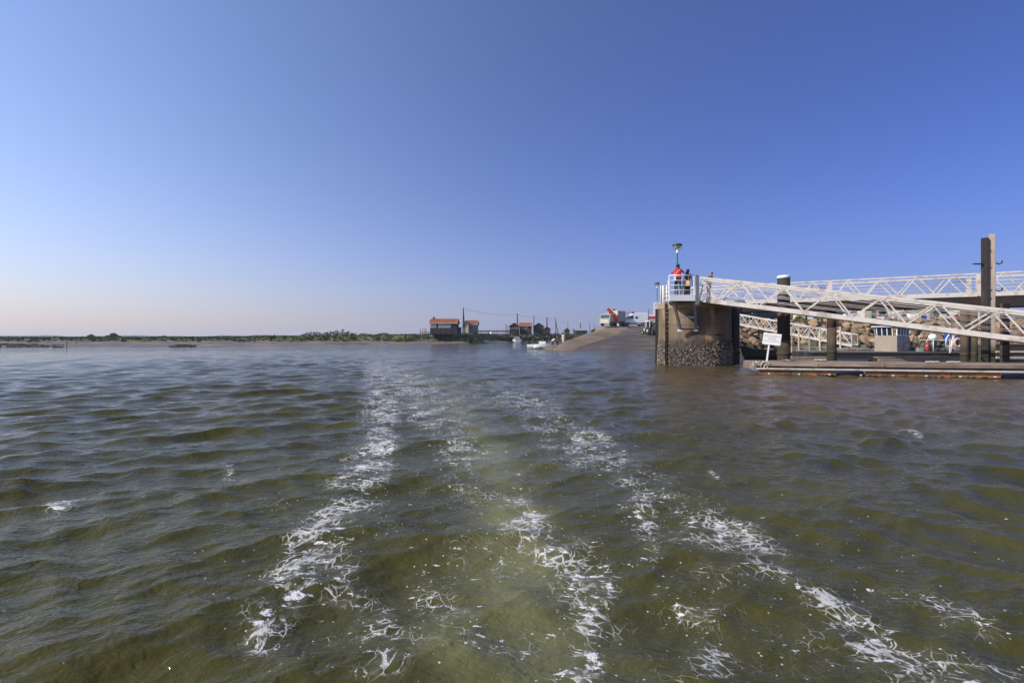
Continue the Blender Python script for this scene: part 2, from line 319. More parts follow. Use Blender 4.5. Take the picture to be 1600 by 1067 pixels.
def build_water():
    th = np.concatenate([np.linspace(-180, -62, 30)[:-1], np.linspace(-62, 62, 900), np.linspace(62, 180, 30)[1:]])
    rr = [.9]
    while rr[-1] < 75: rr.append(rr[-1] * 1.0046)
    while rr[-1] < 9000: rr.append(rr[-1] * 1.06)
    rr = np.array(rr); nt, nr = len(th), len(rr)
    T, RR = np.meshgrid(np.radians(th), rr); x0 = (RR * np.sin(T)).ravel(); y0 = (RR * np.cos(T)).ravel(); r = RR.ravel()
    near = (r < 120) & (y0 > -1)
    h = np.zeros_like(x0); dx = h.copy(); dy = h.copy()
    h[near], dx[near], dy[near] = wave_field(x0[near], y0[near], r[near])
    edge = np.clip((115 - r) / 40, 0, 1); h *= edge
    yy = np.maximum(y0, .3); px = 800 + FPX * x0 / yy; py = HZ + FPX * EYE / yy; front = y0 > .5
    F = np.zeros_like(x0); f = front & (r < 90)
    bands = [
        [(595, 562, 30, .50), (615, 590, 50, .68), (660, 625, 70, .66), (700, 670, 70, .62), (725, 720, 65, .6), (745, 780, 60, .5)],
        [(585, 575, 30, .7), (600, 640, 50, .8), (592, 700, 45, .9), (560, 760, 48, .80), (500, 840, 50, .85), (455, 930, 55, .95), (405, 985, 40, .9)],
        [(520, 880, 40, .55), (560, 940, 45, .8), (600, 1000, 60, .85), (610, 1080, 80, .8)],
        [(600, 830, 50, .45), (650, 850, 50, .35), (660, 920, 40, .6), (720, 960, 60, .5), (770, 1010, 60, .6)],
        [(700, 680, 60, .5), (760, 745, 60, .35), (820, 830, 45, .85), (890, 880, 45, .8), (945, 900, 40, 1.0), (925, 970, 30, .8), (935, 1030, 35, 1.0), (900, 1080, 50, .9)],
        [(760, 600, 40, .5), (840, 640, 45, .65), (880, 690, 45, .75), (950, 710, 50, .8), (990, 740, 40, .6), (1005, 810, 45, .8), (1020, 900, 40, .45)],
        [(1000, 760, 30, .5), (1100, 820, 45, .7), (1160, 845, 38, .8), (1230, 890, 40, .75), (1290, 950, 38, .9), (1380, 1010, 42, .8), (1480, 1060, 60, .8), (1600, 1090, 60, .8)],
        [(1180, 800, 30, .3), (1300, 900, 30, .3), (1440, 940, 30, .5), (1480, 975, 36, .9), (1560, 1010, 40, .6)],
        [(1020, 900, 40, .4), (1080, 960, 45, .6), (1110, 1040, 50, .7)],
        [(640, 585, 60, .45), (720, 610, 70, .45), (800, 635, 60, .4), (850, 650, 40, .4)],
        [(60, 803, 14, .3), (85, 798, 16, 1.1), (125, 786, 9, .7)],
        [(1405, 668, 4, .8), (1425, 674, 4, .9), (1440, 681, 3, .8)], [(360, 735, 12, .6), (345, 760, 8, .3)], [(1112, 736, 6, .7), (1121, 744, 6, .7)],
        [(1195, 597, 14, .5), (1215, 598, 14, .5)],
        [(560, 760, 70, .55), (500, 880, 90, .5), (540, 1000, 110, .45)], [(960, 720, 70, .45), (1080, 840, 90, .45), (1260, 960, 90, .5), (1450, 1050, 90, .5)], [(860, 860, 70, .45), (930, 960, 80, .5), (930, 1060, 90, .5)],
        [(450, 1000, 120, .34), (800, 1000, 250, .36), (1250, 1010, 200, .34)],
        [(680, 600, 90, .42), (740, 760, 170, .38), (800, 900, 260, .36)],
    ]
    for b in bands: F[f] = np.maximum(F[f], .90 * band(px[f], py[f], b))
    PL = np.zeros_like(x0)
    PL[f] = band(px[f], py[f], [(610, 575, 30, .25), (680, 610, 35, .4), (735, 650, 35, .5), (765, 715, 42, .75), (790, 790, 55, .9), (815, 880, 75, .85), (800, 960, 110, .7), (830, 1080, 150, .6)])
    PL[f] = np.maximum(PL[f], band(px[f], py[f], [(700, 1000, 60, .8), (730, 1020, 60, .8)]))
    BR = np.zeros_like(x0); g = front
    BR[g] = np.clip(1 - np.abs(py[g] - 590) / 110, 0, 1) * np.clip((px[g] - 880) / 250, 0, 1)
    # low crests where the foam piles up
    h *= 1 - .25 * np.clip(F, 0, 1); z = h + F * .012 * edge
    co = np.stack([x0 + dx * edge, y0 + dy * edge, z], 1)
    me = bpy.data.meshes.new('water'); me.vertices.add(len(co)); me.vertices.foreach_set('co', co.astype(np.float32).ravel())
    i = np.arange(nr - 1)[:, None] * nt + np.arange(nt - 1)[None]; i = i.ravel()
    q = np.stack([i, i + nt, i + nt + 1, i + 1], 1)[:, ::-1]; c0 = np.arange(nt - 1)
    n = len(q); me.loops.add(n * 4); me.loops.foreach_set('vertex_index', q.ravel().astype(np.int32))
    me.polygons.add(n); me.polygons.foreach_set('loop_start', (np.arange(n) * 4).astype(np.int32))
    me.polygons.foreach_set('use_smooth', np.ones(n, bool))
    for nm, arr in (('foam', F), ('plume', PL), ('silt', BR)):
        a = me.attributes.new(nm, 'FLOAT', 'POINT'); a.data.foreach_set('value', arr.astype(np.float32))
    me.update(calc_edges=True)
    if me.polygons[0].normal.z < 0: me.flip_normals()
    me.materials.append(water_mat()); o = bpy.data.objects.new('water', me); COL.objects.link(o)
    return tag(o, kind='structure')

def water_mat():
    m = bpy.data.materials.new('estuary_water'); m.use_nodes = True; N, L = nodes(m); b = N['Principled BSDF']; out = N['Material Output']
    def math_(op, a, c=None, cl=False):
        n = N.new('ShaderNodeMath'); n.operation = op; n.use_clamp = cl
        for k, v in enumerate((a, c)):
            if v is None: continue
            if isinstance(v, (int, float)): n.inputs[k].default_value = v
            else: L.new(v, n.inputs[k])
        return n.outputs[0]
    def noise(vec, sc, det=4, ro=.55, dist=0):
        n = N.new('ShaderNodeTexNoise'); n.inputs['Scale'].default_value = sc; n.inputs['Detail'].default_value = det; n.inputs['Roughness'].default_value = ro; n.inputs['Distortion'].default_value = dist
        L.new(vec, n.inputs['Vector']); return n
    def ramp(v, a, c, t0=0, t1=1, smooth=True):
        n = N.new('ShaderNodeMapRange'); n.interpolation_type = 'SMOOTHSTEP' if smooth else 'LINEAR'
        for k, q in ((0, v), (1, a), (2, c), (3, t0), (4, t1)):
            if isinstance(q, (int, float)): n.inputs[k].default_value = q
            else: L.new(q, n.inputs[k])
        return n.outputs[0]
    def att(nm):
        n = N.new('ShaderNodeAttribute'); n.attribute_name = nm; return n.outputs['Fac']
    def mix(f, a, c):
        n = N.new('ShaderNodeMix'); n.data_type = 'RGBA'
        for k, q in ((0, f), (6, a), (7, c)):
            if isinstance(q, tuple): n.inputs[k].default_value = (*q, 1)
            elif isinstance(q, (int, float)): n.inputs[k].default_value = q
            else: L.new(q, n.inputs[k])
        return n.outputs[2]
    geo = N.new('ShaderNodeNewGeometry'); pos = geo.outputs['Position']
    # flatten to the plane so the pattern is carried by the surface
    fl = N.new('ShaderNodeVectorMath'); fl.operation = 'MULTIPLY'; fl.inputs[1].default_value = (1, 1, 0); L.new(pos, fl.inputs[0]); flat = fl.outputs[0]
    warp = noise(flat, .9, 3); ws = N.new('ShaderNodeVectorMath'); ws.operation = 'MULTIPLY_ADD'; L.new(warp.outputs['Color'], ws.inputs[0]); ws.inputs[1].default_value = (.42, .42, 0); L.new(flat, ws.inputs[2])
    warp2 = noise(ws.outputs[0], 5, 3); w2 = N.new('ShaderNodeVectorMath'); w2.operation = 'MULTIPLY_ADD'; L.new(warp2.outputs['Color'], w2.inputs[0]); w2.inputs[1].default_value = (.15, .15, 0); L.new(ws.outputs[0], w2.inputs[2]); wv = w2.outputs[0]
    st = N.new('ShaderNodeMapping'); st.inputs['Scale'].default_value = (1, .8, 1); L.new(wv, st.inputs[0]); wv = st.outputs[0]
    F = att('foam')
    # patchiness of the whole band
    patch = noise(flat, .55, 4, .6); patch2 = noise(flat, 1.9, 4, .6)
    dens = math_('MULTIPLY', F, ramp(patch.outputs[0], .34, .60, .78, 1.08)); dens = math_('MULTIPLY', dens, ramp(patch2.outputs[0], .36, .58, .55, 1.12))
    # filaments
    r1 = noise(wv, 1.25, 2, .5); ridge1 = math_('SUBTRACT', 1, math_('ABSOLUTE', math_('MULTIPLY_ADD', r1.outputs[0], 2.0))) ;
    n_ = ridge1.node.inputs[1].links[0].from_node.inputs[0].links[0].from_node; n_.inputs[2].default_value = -1.0
    r2 = noise(wv, 3.6, 2, .5, .3); ridge2 = math_('SUBTRACT', 1, math_('ABSOLUTE', math_('MULTIPLY_ADD', r2.outputs[0], 2.0)))
    n_ = ridge2.node.inputs[1].links[0].from_node.inputs[0].links[0].from_node; n_.inputs[2].default_value = -1.0
    gap = noise(flat, 3.3, 3, .6); gp_ = ramp(gap.outputs[0], .40, .56, 0, 1)
    def lace(sc, w):
        v = N.new('ShaderNodeTexVoronoi'); v.feature = 'DISTANCE_TO_EDGE'; v.inputs['Scale'].default_value = sc; L.new(wv, v.inputs['Vector'])
        d2 = math_('MULTIPLY', math_('MULTIPLY', dens, dens), w); return ramp(math_('SUBTRACT', v.outputs['Distance'], d2), -.030, -.004, 1, 0)
    lc1 = math_('MULTIPLY', lace(2.6, .045), gp_); lc2 = math_('MULTIPLY', lace(6.0, .12), ramp(gap.outputs[0], .38, .52, 0, 1)); lc3 = math_('MULTIPLY', lace(12, .23), ramp(gap.outputs[0], .44, .56, 0, 1))
    f1 = math_('MULTIPLY', ramp(math_('ADD', ridge1, math_('MULTIPLY', dens, .045)), 1.0, 1.05), gp_); f1 = math_('MAXIMUM', math_('MULTIPLY', math_('MAXIMUM', f1, lc1), .30), math_('MULTIPLY', math_('MAXIMUM', lc2, lc3), .65))
    f2 = math_('MULTIPLY', ramp(math_('ADD', ridge2, math_('MULTIPLY', dens, .04)), 1.0, 1.08), gp_)
    # clots of thick foam
    b1 = noise(wv, 3.9, 6, .64); f3 = ramp(math_('ADD', b1.outputs[0], math_('MULTIPLY', dens, .19)), .755, .80)
    fm = N.new('ShaderNodeMapping'); fm.inputs['Scale'].default_value = (8, 14, 1); fm.inputs['Rotation'].default_value = (0, 0, .2); L.new(ws.outputs[0], fm.inputs[0]); fk = noise(fm.outputs[0], 1, 4, .6); f4 = ramp(math_('ADD', fk.outputs[0], math_('MULTIPLY', dens, .225)), .715, .765)
    brk = noise(flat, 16, 3, .7); br = ramp(brk.outputs[0], .37, .50, .12, 1)
    # loose bubbles
    vo = N.new('ShaderNodeTexVoronoi'); vo.inputs['Scale'].default_value = 26; vo.inputs['Randomness'].default_value = 1; L.new(flat, vo.inputs['Vector'])
    cs = N.new('ShaderNodeSeparateColor'); L.new(vo.outputs['Color'], cs.inputs[0])
    bub = math_('MULTIPLY', ramp(vo.outputs['Distance'], .10, .24, 1, 0), ramp(math_('ADD', math_('MULTIPLY', dens, .50), cs.outputs[0]), .985, 1.0))
    bub2 = math_('MULTIPLY', ramp(vo.outputs['Distance'], .08, .16, 1, 0), ramp(math_('MULTIPLY', cs.outputs[0], ramp(patch2.outputs[0], .5, .62)), .9965, .998))
    foam = math_('MAXIMUM', math_('MAXIMUM', f1, f2), math_('MAXIMUM', f3, f4)); foam = math_('MULTIPLY', foam, br)
    foam = math_('MAXIMUM', foam, math_('MULTIPLY', math_('MAXIMUM', bub, bub2), .8)); fine = noise(flat, 60, 2, .6)
    foam = math_('MULTIPLY', foam, ramp(fine.outputs[0], .25, .5, .75, 1), True)
    # body colour: suspended silt, aerated plume
    big = noise(flat, .22, 4); med = noise(flat, 1.1, 3)
    body = mix(ramp(big.outputs[0], .35, .65), (.049, .045, .012), (.065, .060, .019))
    body = mix(ramp(att('silt'), 0, 1), body, (.082, .056, .028))
    pl = math_('MULTIPLY', att('plume'), ramp(med.outputs[0], .28, .6, .45, 1.15)); body = mix(math_('MULTIPLY', pl, 1, True), body, (.160, .155, .066))
    haze = math_('MULTIPLY', ramp(dens, .1, 1.0, 0, .38), ramp(b1.outputs[0], .4, .62)); body = mix(haze, body, (.19, .19, .12))
    L.new(body, b.inputs['Base Color']); b.inputs['Roughness'].default_value = .07; b.inputs['IOR'].default_value = 1.23; b.inputs['Specular Tint'].default_value = (.95, .74, .40, 1)
    # ripples too fine for the mesh
    wa = N.new('ShaderNodeMapping'); wa.inputs['Scale'].default_value = (.75, 1.25, 1); wa.inputs['Rotation'].default_value = (0, 0, .25); L.new(flat, wa.inputs[0])
    n1 = noise(wa.outputs[0], 2.4, 4, .6, .4); n2 = noise(wa.outputs[0], 13, 3, .6, .5)
    hsum = math_('ADD', math_('MULTIPLY', n1.outputs[0], .042), math_('MULTIPLY', n2.outputs[0], .015))
    bp = N.new('ShaderNodeBump'); bp.inputs['Strength'].default_value = 1; bp.inputs['Distance'].default_value = 1.0; L.new(hsum, bp.inputs['Height']); L.new(bp.outputs[0], b.inputs['Normal'])
    fb = N.new('ShaderNodeBsdfPrincipled'); fb.inputs['Base Color'].default_value = (.70, .68, .64, 1); fb.inputs['Roughness'].default_value = .7; fb.inputs['Specular IOR Level'].default_value = .3
    bf = N.new('ShaderNodeBump'); bf.inputs['Distance'].default_value = .012; bf.inputs['Strength'].default_value = .7; L.new(math_('ADD', foam, math_('MULTIPLY', brk.outputs[0], .5)), bf.inputs['Height']); L.new(bf.outputs[0], fb.inputs['Normal'])
    ms = N.new('ShaderNodeMixShader'); L.new(foam, ms.inputs[0]); L.new(b.outputs[0], ms.inputs[1]); L.new(fb.outputs[0], ms.inputs[2]); L.new(ms.outputs[0], out.inputs['Surface'])
    return m
build_water()
# ------------------------------------------------------------------ mud banks and salt marsh (one height field)
SHX = [-900, -400, -80, -52, -40, -25.6, -12.8, -2, 3, 10, 30, 60, 2000]
SHY = [60, 70, 75.5, 78, 86, 97, 121, 148, 176, 190, 190, 185, 185]
def land_height(x, y):
    s = y - np.interp(x, SHX, SHY) + 1.3 * np.sin(x * .35) + .8 * np.sin(x * .9 + 1.3) + .4 * np.sin(x * 2.3)
    w = np.interp(x, [-900, -60, -26, -12, 0, 2000], [34, 32, 28, 12, 9, 9])           # width of the mud slope
    mud = np.interp(x, [-900, -80, -30, -10, 2000], [.62, .62, .62, .45, .45])
    top = np.interp(x, [-900, -90, -60, -40, -22, -14, 0, 30, 2000], [1.25, 1.35, 1.55, 1.85, 2.35, 2.6, 2.45, 2.3, 2.3])
    t = np.clip(s / w, 0, 1); h = np.where(s < 0, np.maximum(-1.2, s * .12), mud * t ** .8)
    gul = .10 * np.sin(x * .55 + y * .22 + 1.5 * np.sin(y * .13)) + .07 * np.sin(x * .25 + y * .9 + 2 * np.sin(x * .07)) + .05 * np.sin(x * 1.3 - y * .5) + .03 * np.sin(x * 3.1 + y * 1.7)
    h = h + gul * np.clip(s / 4, 0, 1) * np.clip(1 - (s - w) / 6, .15, 1)
    u = np.clip((s - w) / np.interp(x, [-40, -15], [5, 7]), 0, 1); h = h + (top - mud) * u * u * (3 - 2 * u)
    return h, s, u
def build_marsh():
    xs = np.concatenate([np.arange(-900, -140, 14), np.arange(-140, 60, .55), np.arange(60, 1500, 16)])
    ys = np.concatenate([np.arange(56, 150, .6), np.arange(150, 240, 1.6), np.array([250, 270, 300, 350, 420, 520, 700, 1000, 1500, 2300, 3500, 5000])])
    X, Y = np.meshgrid(xs, ys); h, s, u = land_height(X, Y)
    n = len(xs); co = np.stack([X.ravel(), Y.ravel(), h.ravel()], 1)
    i = (np.arange(len(ys) - 1)[:, None] * n + np.arange(n - 1)[None]).ravel()
    q = np.stack([i, i + 1, i + n + 1, i + n], 1)
    me = bpy.data.meshes.new('marsh'); me.from_pydata(co.tolist(), [], q.tolist()); me.polygons.foreach_set('use_smooth', np.ones(len(q), bool))
    a = me.attributes.new('grass', 'FLOAT', 'POINT'); a.data.foreach_set('value', u.ravel().astype(np.float32))
    m = bpy.data.materials.new('mud_and_marsh'); m.use_nodes = True; N, L = nodes(m); b = N['Principled BSDF']
    ge = N.new('ShaderNodeNewGeometry'); at = N.new('ShaderNodeAttribute'); at.attribute_name = 'grass'
    def nz(sc, det=5):
        t = N.new('ShaderNodeTexNoise'); t.inputs['Scale'].default_value = sc; t.inputs['Detail'].default_value = det; L.new(ge.outputs['Position'], t.inputs['Vector']); return t.outputs[0]
    def cr(v, stops):
        r = N.new('ShaderNodeValToRGB'); L.new(v, r.inputs[0])
        while len(r.color_ramp.elements) < len(stops): r.color_ramp.elements.new(.5)
        for e, (p, c) in zip(r.color_ramp.elements, stops): e.position = p; e.color = (*c, 1)
        return r.outputs[0]
    mps = N.new('ShaderNodeMapping'); mps.inputs['Scale'].default_value = (.10, .55, 1); L.new(ge.outputs['Position'], mps.inputs[0]); ms_ = N.new('ShaderNodeTexNoise'); ms_.inputs['Scale'].default_value = 1.0; ms_.inputs['Detail'].default_value = 7; ms_.inputs['Roughness'].default_value = .65; L.new(mps.outputs[0], ms_.inputs['Vector'])
    mudc = cr(ms_.outputs[0], [(.36, (.035, .026, .02)), (.44, (.11, .08, .06)), (.52, (.165, .12, .092)), (.66, (.23, .175, .14))])
    grc = cr(nz(.9), [(.3, (.05, .065, .018)), (.5, (.10, .11, .03)), (.7, (.16, .15, .05))])
    ad = N.new('ShaderNodeMath'); ad.operation = 'MULTIPLY_ADD'; L.new(nz(1.7), ad.inputs[0]); ad.inputs[1].default_value = .5; L.new(at.outputs['Fac'], ad.inputs[2])
    mr = N.new('ShaderNodeMapRange'); mr.inputs[1].default_value = .30; mr.inputs[2].default_value = .40; L.new(ad.outputs[0], mr.inputs[0])
    mx = N.new('ShaderNodeMix'); mx.data_type = 'RGBA'; L.new(mr.outputs[0], mx.inputs[0]); L.new(mudc, mx.inputs[6]); L.new(grc, mx.inputs[7]); L.new(mx.outputs[2], b.inputs['Base Color'])
    ro = N.new('ShaderNodeMapRange'); ro.inputs[3].default_value = .62; ro.inputs[4].default_value = .9; L.new(mr.outputs[0], ro.inputs[0]); L.new(ro.outputs[0], b.inputs['Roughness'])
    bp = N.new('ShaderNodeBump'); bp.inputs['Distance'].default_value = .12; L.new(nz(2.2, 7), bp.inputs['Height']); L.new(bp.outputs[0], b.inputs['Normal'])
    me.materials.append(m); o = bpy.data.objects.new('mud_flat_and_marsh', me); COL.objects.link(o); return tag(o, kind='structure')
build_marsh()

def leaf_mat(name, c, c2, rand=.5):
    m = mat(name, c, .8, c2=c2, scale=.8, rand=rand, spec=.2); return m
M['marsh_grass'] = leaf_mat('marsh_grass_blades', (.15, .165, .045), (.08, .10, .025), .45)
M['bush'] = leaf_mat('dark_bush_leaves', (.06, .08, .028), (.028, .04, .016), .5)
M['bush_brown'] = leaf_mat('brown_scrub_leaves', (.10, .075, .035), (.04, .035, .018), .5)

def tufts(name, pts, hmin, hmax, mats, blades=5, wid=.25, **tg):
    """pts: (x, y, z, scale, material)"""
    V = []; F = []; MI = []
    for x, y, z, sc, mi in pts:
        for k in range(blades):
            a = random.uniform(0, 6.28); hgt = random.uniform(hmin, hmax) * sc; w = wid * sc * random.uniform(.5, 1.2); ca, sa = math.cos(a), math.sin(a)
            ox, oy = random.uniform(-.35, .35) * sc, random.uniform(-.35, .35) * sc; lean = random.uniform(-.3, .3) * hgt
            b = len(V); V += [(x + ox - ca * w, y + oy - sa * w, z - .05), (x + ox + ca * w, y + oy + sa * w, z - .05), (x + ox + ca * w * .7 + lean, y + oy + sa * w, z + hgt * .6), (x + ox + lean * 1.2, y + oy, z + hgt), (x + ox - ca * w * .8 + lean * .7, y + oy - sa * w, z + hgt * .55)]
            F += [(b, b + 1, b + 2, b + 4), (b + 4, b + 2, b + 3)]; MI += [mi, mi]
    me = bpy.data.meshes.new(name); me.from_pydata(V, [], F); [me.materials.append(m) for m in mats]; me.polygons.foreach_set('material_index', MI)
    o = bpy.data.objects.new(name, me); COL.objects.link(o); return tag(o, **tg)

pts = []
def hz_at(x, y):
    h, s, u = land_height(np.array([x]), np.array([y])); return float(h[0]), float(s[0]), float(u[0])
while len(pts) < 13000:
    px = random.uniform(-60, 960); x_dir = (px - 800) / FPX; y = random.choice([random.uniform(95, 150), random.uniform(110, 210)])
    x = x_dir * y; h, s, u = hz_at(x, y)
    if u < .04 + .25 * random.random(): continue
    if px > 868 and y < 185: continue
    pts.append((x, y, h, random.uniform(.5, 1.1), 0 if random.random() < .82 else 1))
tufts('marsh_grass', pts, .16, .48, [M['marsh_grass'], M['bush_brown']], 6, .24, kind='stuff', label='green marsh grass growing along the top of the mud bank', cat='grass')

def bush(px, y, w, h, label, m='bush', n=260, base=None, py=None, cat='bush', group=None):
    x = (px - 800) / FPX * y; z = hz_at(x, y)[0] if base is None else base
    t = empty('bush', (x, y, z), 0, label, cat, group); b = MB()
    for k in range(n):
        a = random.uniform(0, 6.28); r = random.random() ** .5; top = h * (1 - r ** 2.2) * (.8 + .4 * random.random())
        cx, cy = math.cos(a) * r * w / 2, math.sin(a) * r * w / 4; cz = random.uniform(.15, 1) * top + .05; s = random.uniform(.08, .16) * h + .14
        q = [Vector((random.gauss(0, 1), random.gauss(0, 1), random.gauss(0, 1))).normalized() * s * random.uniform(.7, 1.5) for _ in range(4)]
        c = Vector((cx, cy, cz)); b.add([c + v for v in q], [(0, 1, 2), (0, 2, 3), (0, 1, 3)])
    b.build('foliage', M[m], t, world=False)
    s = MB()
    for k in range(4):
        a = random.uniform(0, 6.28); s.tube([(0, 0, -.1), (math.cos(a) * w * .15, math.sin(a) * w * .1, h * .5)], [.05, .03], 5)
    s.build('stem', M['wood_brown'], t, world=False); return t
B = 'bushes along the marsh'
for a in [(142, 150, 3.0, .95, 'small dark bush alone on the marsh, first from the open end'), (168, 155, 2.2, .8, 'low dark bush just beside a taller round one on the marsh'), (177, 160, 3.4, 1.5, 'tallest round dark bush on the far flat marsh'), (186, 158, 2.0, .7, 'low dark bush on the town side of the round marsh bush'),
          (255, 150, 6, .8, 'long low green shrub on the marsh beyond the wide mud flat'), (350, 150, 5, .6, 'flat spreading green shrub on the marsh edge'), (425, 150, 9, 1.0, 'wide low olive thicket before the dark treeline'),
          (490, 190, 14, 2.0, 'long dark hedge-like thicket standing behind the marsh'), (530, 185, 18, 2.6, 'tallest dark thicket on the marsh, rounded on top'), (570, 150, 6, 1.0, 'green shrub between the dark thicket and the cabin'),
          (600, 130, 4, .7, 'low shrub a little way from the red-roofed cabin'), (632, 122, 6, 1.1, 'rounded green shrub near the jetty posts of the cabin')]:
    bush(a[0], a[1], a[2], a[3] * (.75 if 250 < a[0] < 430 else 1), a[4], group=B, n=420, m='marsh_grass' if 250 < a[0] < 430 or a[0] > 560 else 'bush')
for a in [(742, 127, 6, 1.5, 'dark bush below the white house'), (757, 126, 5, 1.3, 'dark bush beside the round white float'), (775, 127, 5, 1.1, 'brown scrub bush by the mooring stakes'), (786, 132, 5, 1.0, 'reddish brown scrub by the landing in front of the sheds'), (727, 130, 4, 1.0, 'dark bush at the foot of the tall leaning pole')]:
    bush(a[0], a[1], a[2], a[3], a[4], m='bush_brown' if a[0] > 770 else 'bush', group=B, n=240)

# far coast beyond the marsh, blue with distance: real wooded strips, seen through the haze
def ridge(name, d, px0, px1, hmax, seed, m):
    rg = random.Random(seed); n = 160; b = MB(); vs = []
    for i in range(n + 1):
        px = px0 + (px1 - px0) * i / n; x = (px - 800) / FPX * d; e = min(1, i / 8, (n - i) / 8)
        z = hmax * e * (.45 + .35 * math.sin(i * .13 + seed) * math.sin(i * .31) + .2 * rg.random()); vs += [(x, d, 0), (x, d, 1.3 + max(z, .05)), (x, d + 40, 1.3 + max(z, .05) * .9), (x, d + 60, 0)]
    fs = []
    for i in range(n):
        for k in range(3): a = i * 4 + k; fs.append((a, a + 4, a + 5, a + 1))
    b.add(vs, fs); return b.build(name, M[m], kind='stuff', label='low wooded shore on the horizon, blue with haze', cat='treeline')
M['far_wood'] = mat('distant_woodland', (.05, .06, .03), 1, c2=(.03, .04, .02), scale=.05)
ridge('far_treeline', 1700, -200, 560, 9, 3, 'far_wood'); ridge('far_treeline', 900, 330, 800, 5.5, 5, 'far_wood')

# ------------------------------------------------------------------ slipway, its sandy shoulder, and the quay apron
M['asphalt_wet'] = mat('dark_slipway_surface', (.085, .072, .06), .85, c2=(.05, .042, .038), scale=.35, detail=8, bump=.03, bscale=5, stretch=(.35, 1, 1), c3=(.16, .12, .09), s3=.5)
M['sand'] = mat('tan_gravel_shoulder', (.26, .185, .125), .95, c2=(.17, .115, .075), scale=.5, detail=8, bump=.05, bscale=3, c3=(.11, .095, .035), s3=.25)
M['quay'] = mat('quay_asphalt', (.14, .125, .11), .9, c2=(.09, .08, .07), scale=.3, detail=8)
def grid_surface(name, rows, m, kind='structure', jit=.0, thick=None):
    """rows: list of equally long point lists"""
    vs = [p for r in rows for p in r]; n = len(rows[0]); fs = [(i * n + k, i * n + k + 1, (i + 1) * n + k + 1, (i + 1) * n + k) for i in range(len(rows) - 1) for k in range(n - 1)]
    b = MB().add(vs, fs, 0, True); return b.build(name, M[m], kind=kind)
def ramp_z(y): return float(np.interp(y, [50, 58.5, 62, 68, 78, 88, 93, 100, 400], [-1.2, -.12, .28, .95, 2.0, 3.25, 3.72, 3.85, 3.9]))
def ramp_left(y):  # x of the slipway's left edge
    return float(np.interp(y, [50, 58.5, 62, 70, 78, 88, 94, 110, 400], [5.2, 7.2, 8.4, 12.6, 16.8, 21.0, 22.0, 23, 23]))
def wob(x, y, a=.05): return a * math.sin(x * 1.3 + y * .7) * math.sin(x * .5 - y * 1.9) + a * .5 * math.sin(x * 4.1 + y * 3)
YS = [50, 54, 57, 59, 60, 61, 62, 63, 64, 66, 68, 70, 72, 74, 76, 78, 80, 82, 84, 86, 88, 90, 92, 94, 97, 100]
grid_surface('slipway', [[(x, y, ramp_z(y) + wob(x, y, .035)) for x in [ramp_left(y) + (y * .3 + 1.5 - ramp_left(y)) * t / 24 for t in range(25)]] for y in YS], 'asphalt_wet')
CR = [(50, 3.0, -.9), (58.5, 5.0, .0), (62, 6.2, .62), (66, 7.5, 1.16), (72, 9.7, 1.62), (80, 12.6, 2.26), (88, 16.6, 3.12), (93, 18.0, 3.72), (100, 18.6, 3.92), (130, 24, 3.95)]
def shoulder(y, t):
    """from the slipway's edge over the crest and down the far side"""
    xl = ramp_left(y) + .02; zl = ramp_z(y) - .01; cx = float(np.interp(y, [c[0] for c in CR], [c[1] for c in CR])); cz = float(np.interp(y, [c[0] for c in CR], [c[2] for c in CR]))
    if t <= .6: u = t / .6; x = xl + (cx - xl) * u; z = zl + (cz - zl) * math.sin(u * math.pi / 2)
    else: u = (t - .6) / .4; x = cx - float(np.interp(y, [60, 76, 86], [1.2, 2.2, 5.5])) * u; z = cz - (cz + 1.0) * u ** 1.3
    return (x, y, z + wob(x, y, .06))
grid_surface('gravel_shoulder', [[shoulder(y, t / 18) for t in range(19)] for y in YS + [110, 130]], 'sand')
QZ = 4.05
qb = MB(); qb.prism([(19.4, 64.2), (23.4, 64.2), (23.4, 66.2), (110, 66.2), (200, 100), (200, 400), (74, 400), (18.7, 100.05), (30.2, 100)], -1.5, 4.0)
qb.build('quay_ground', M['quay'], kind='structure')

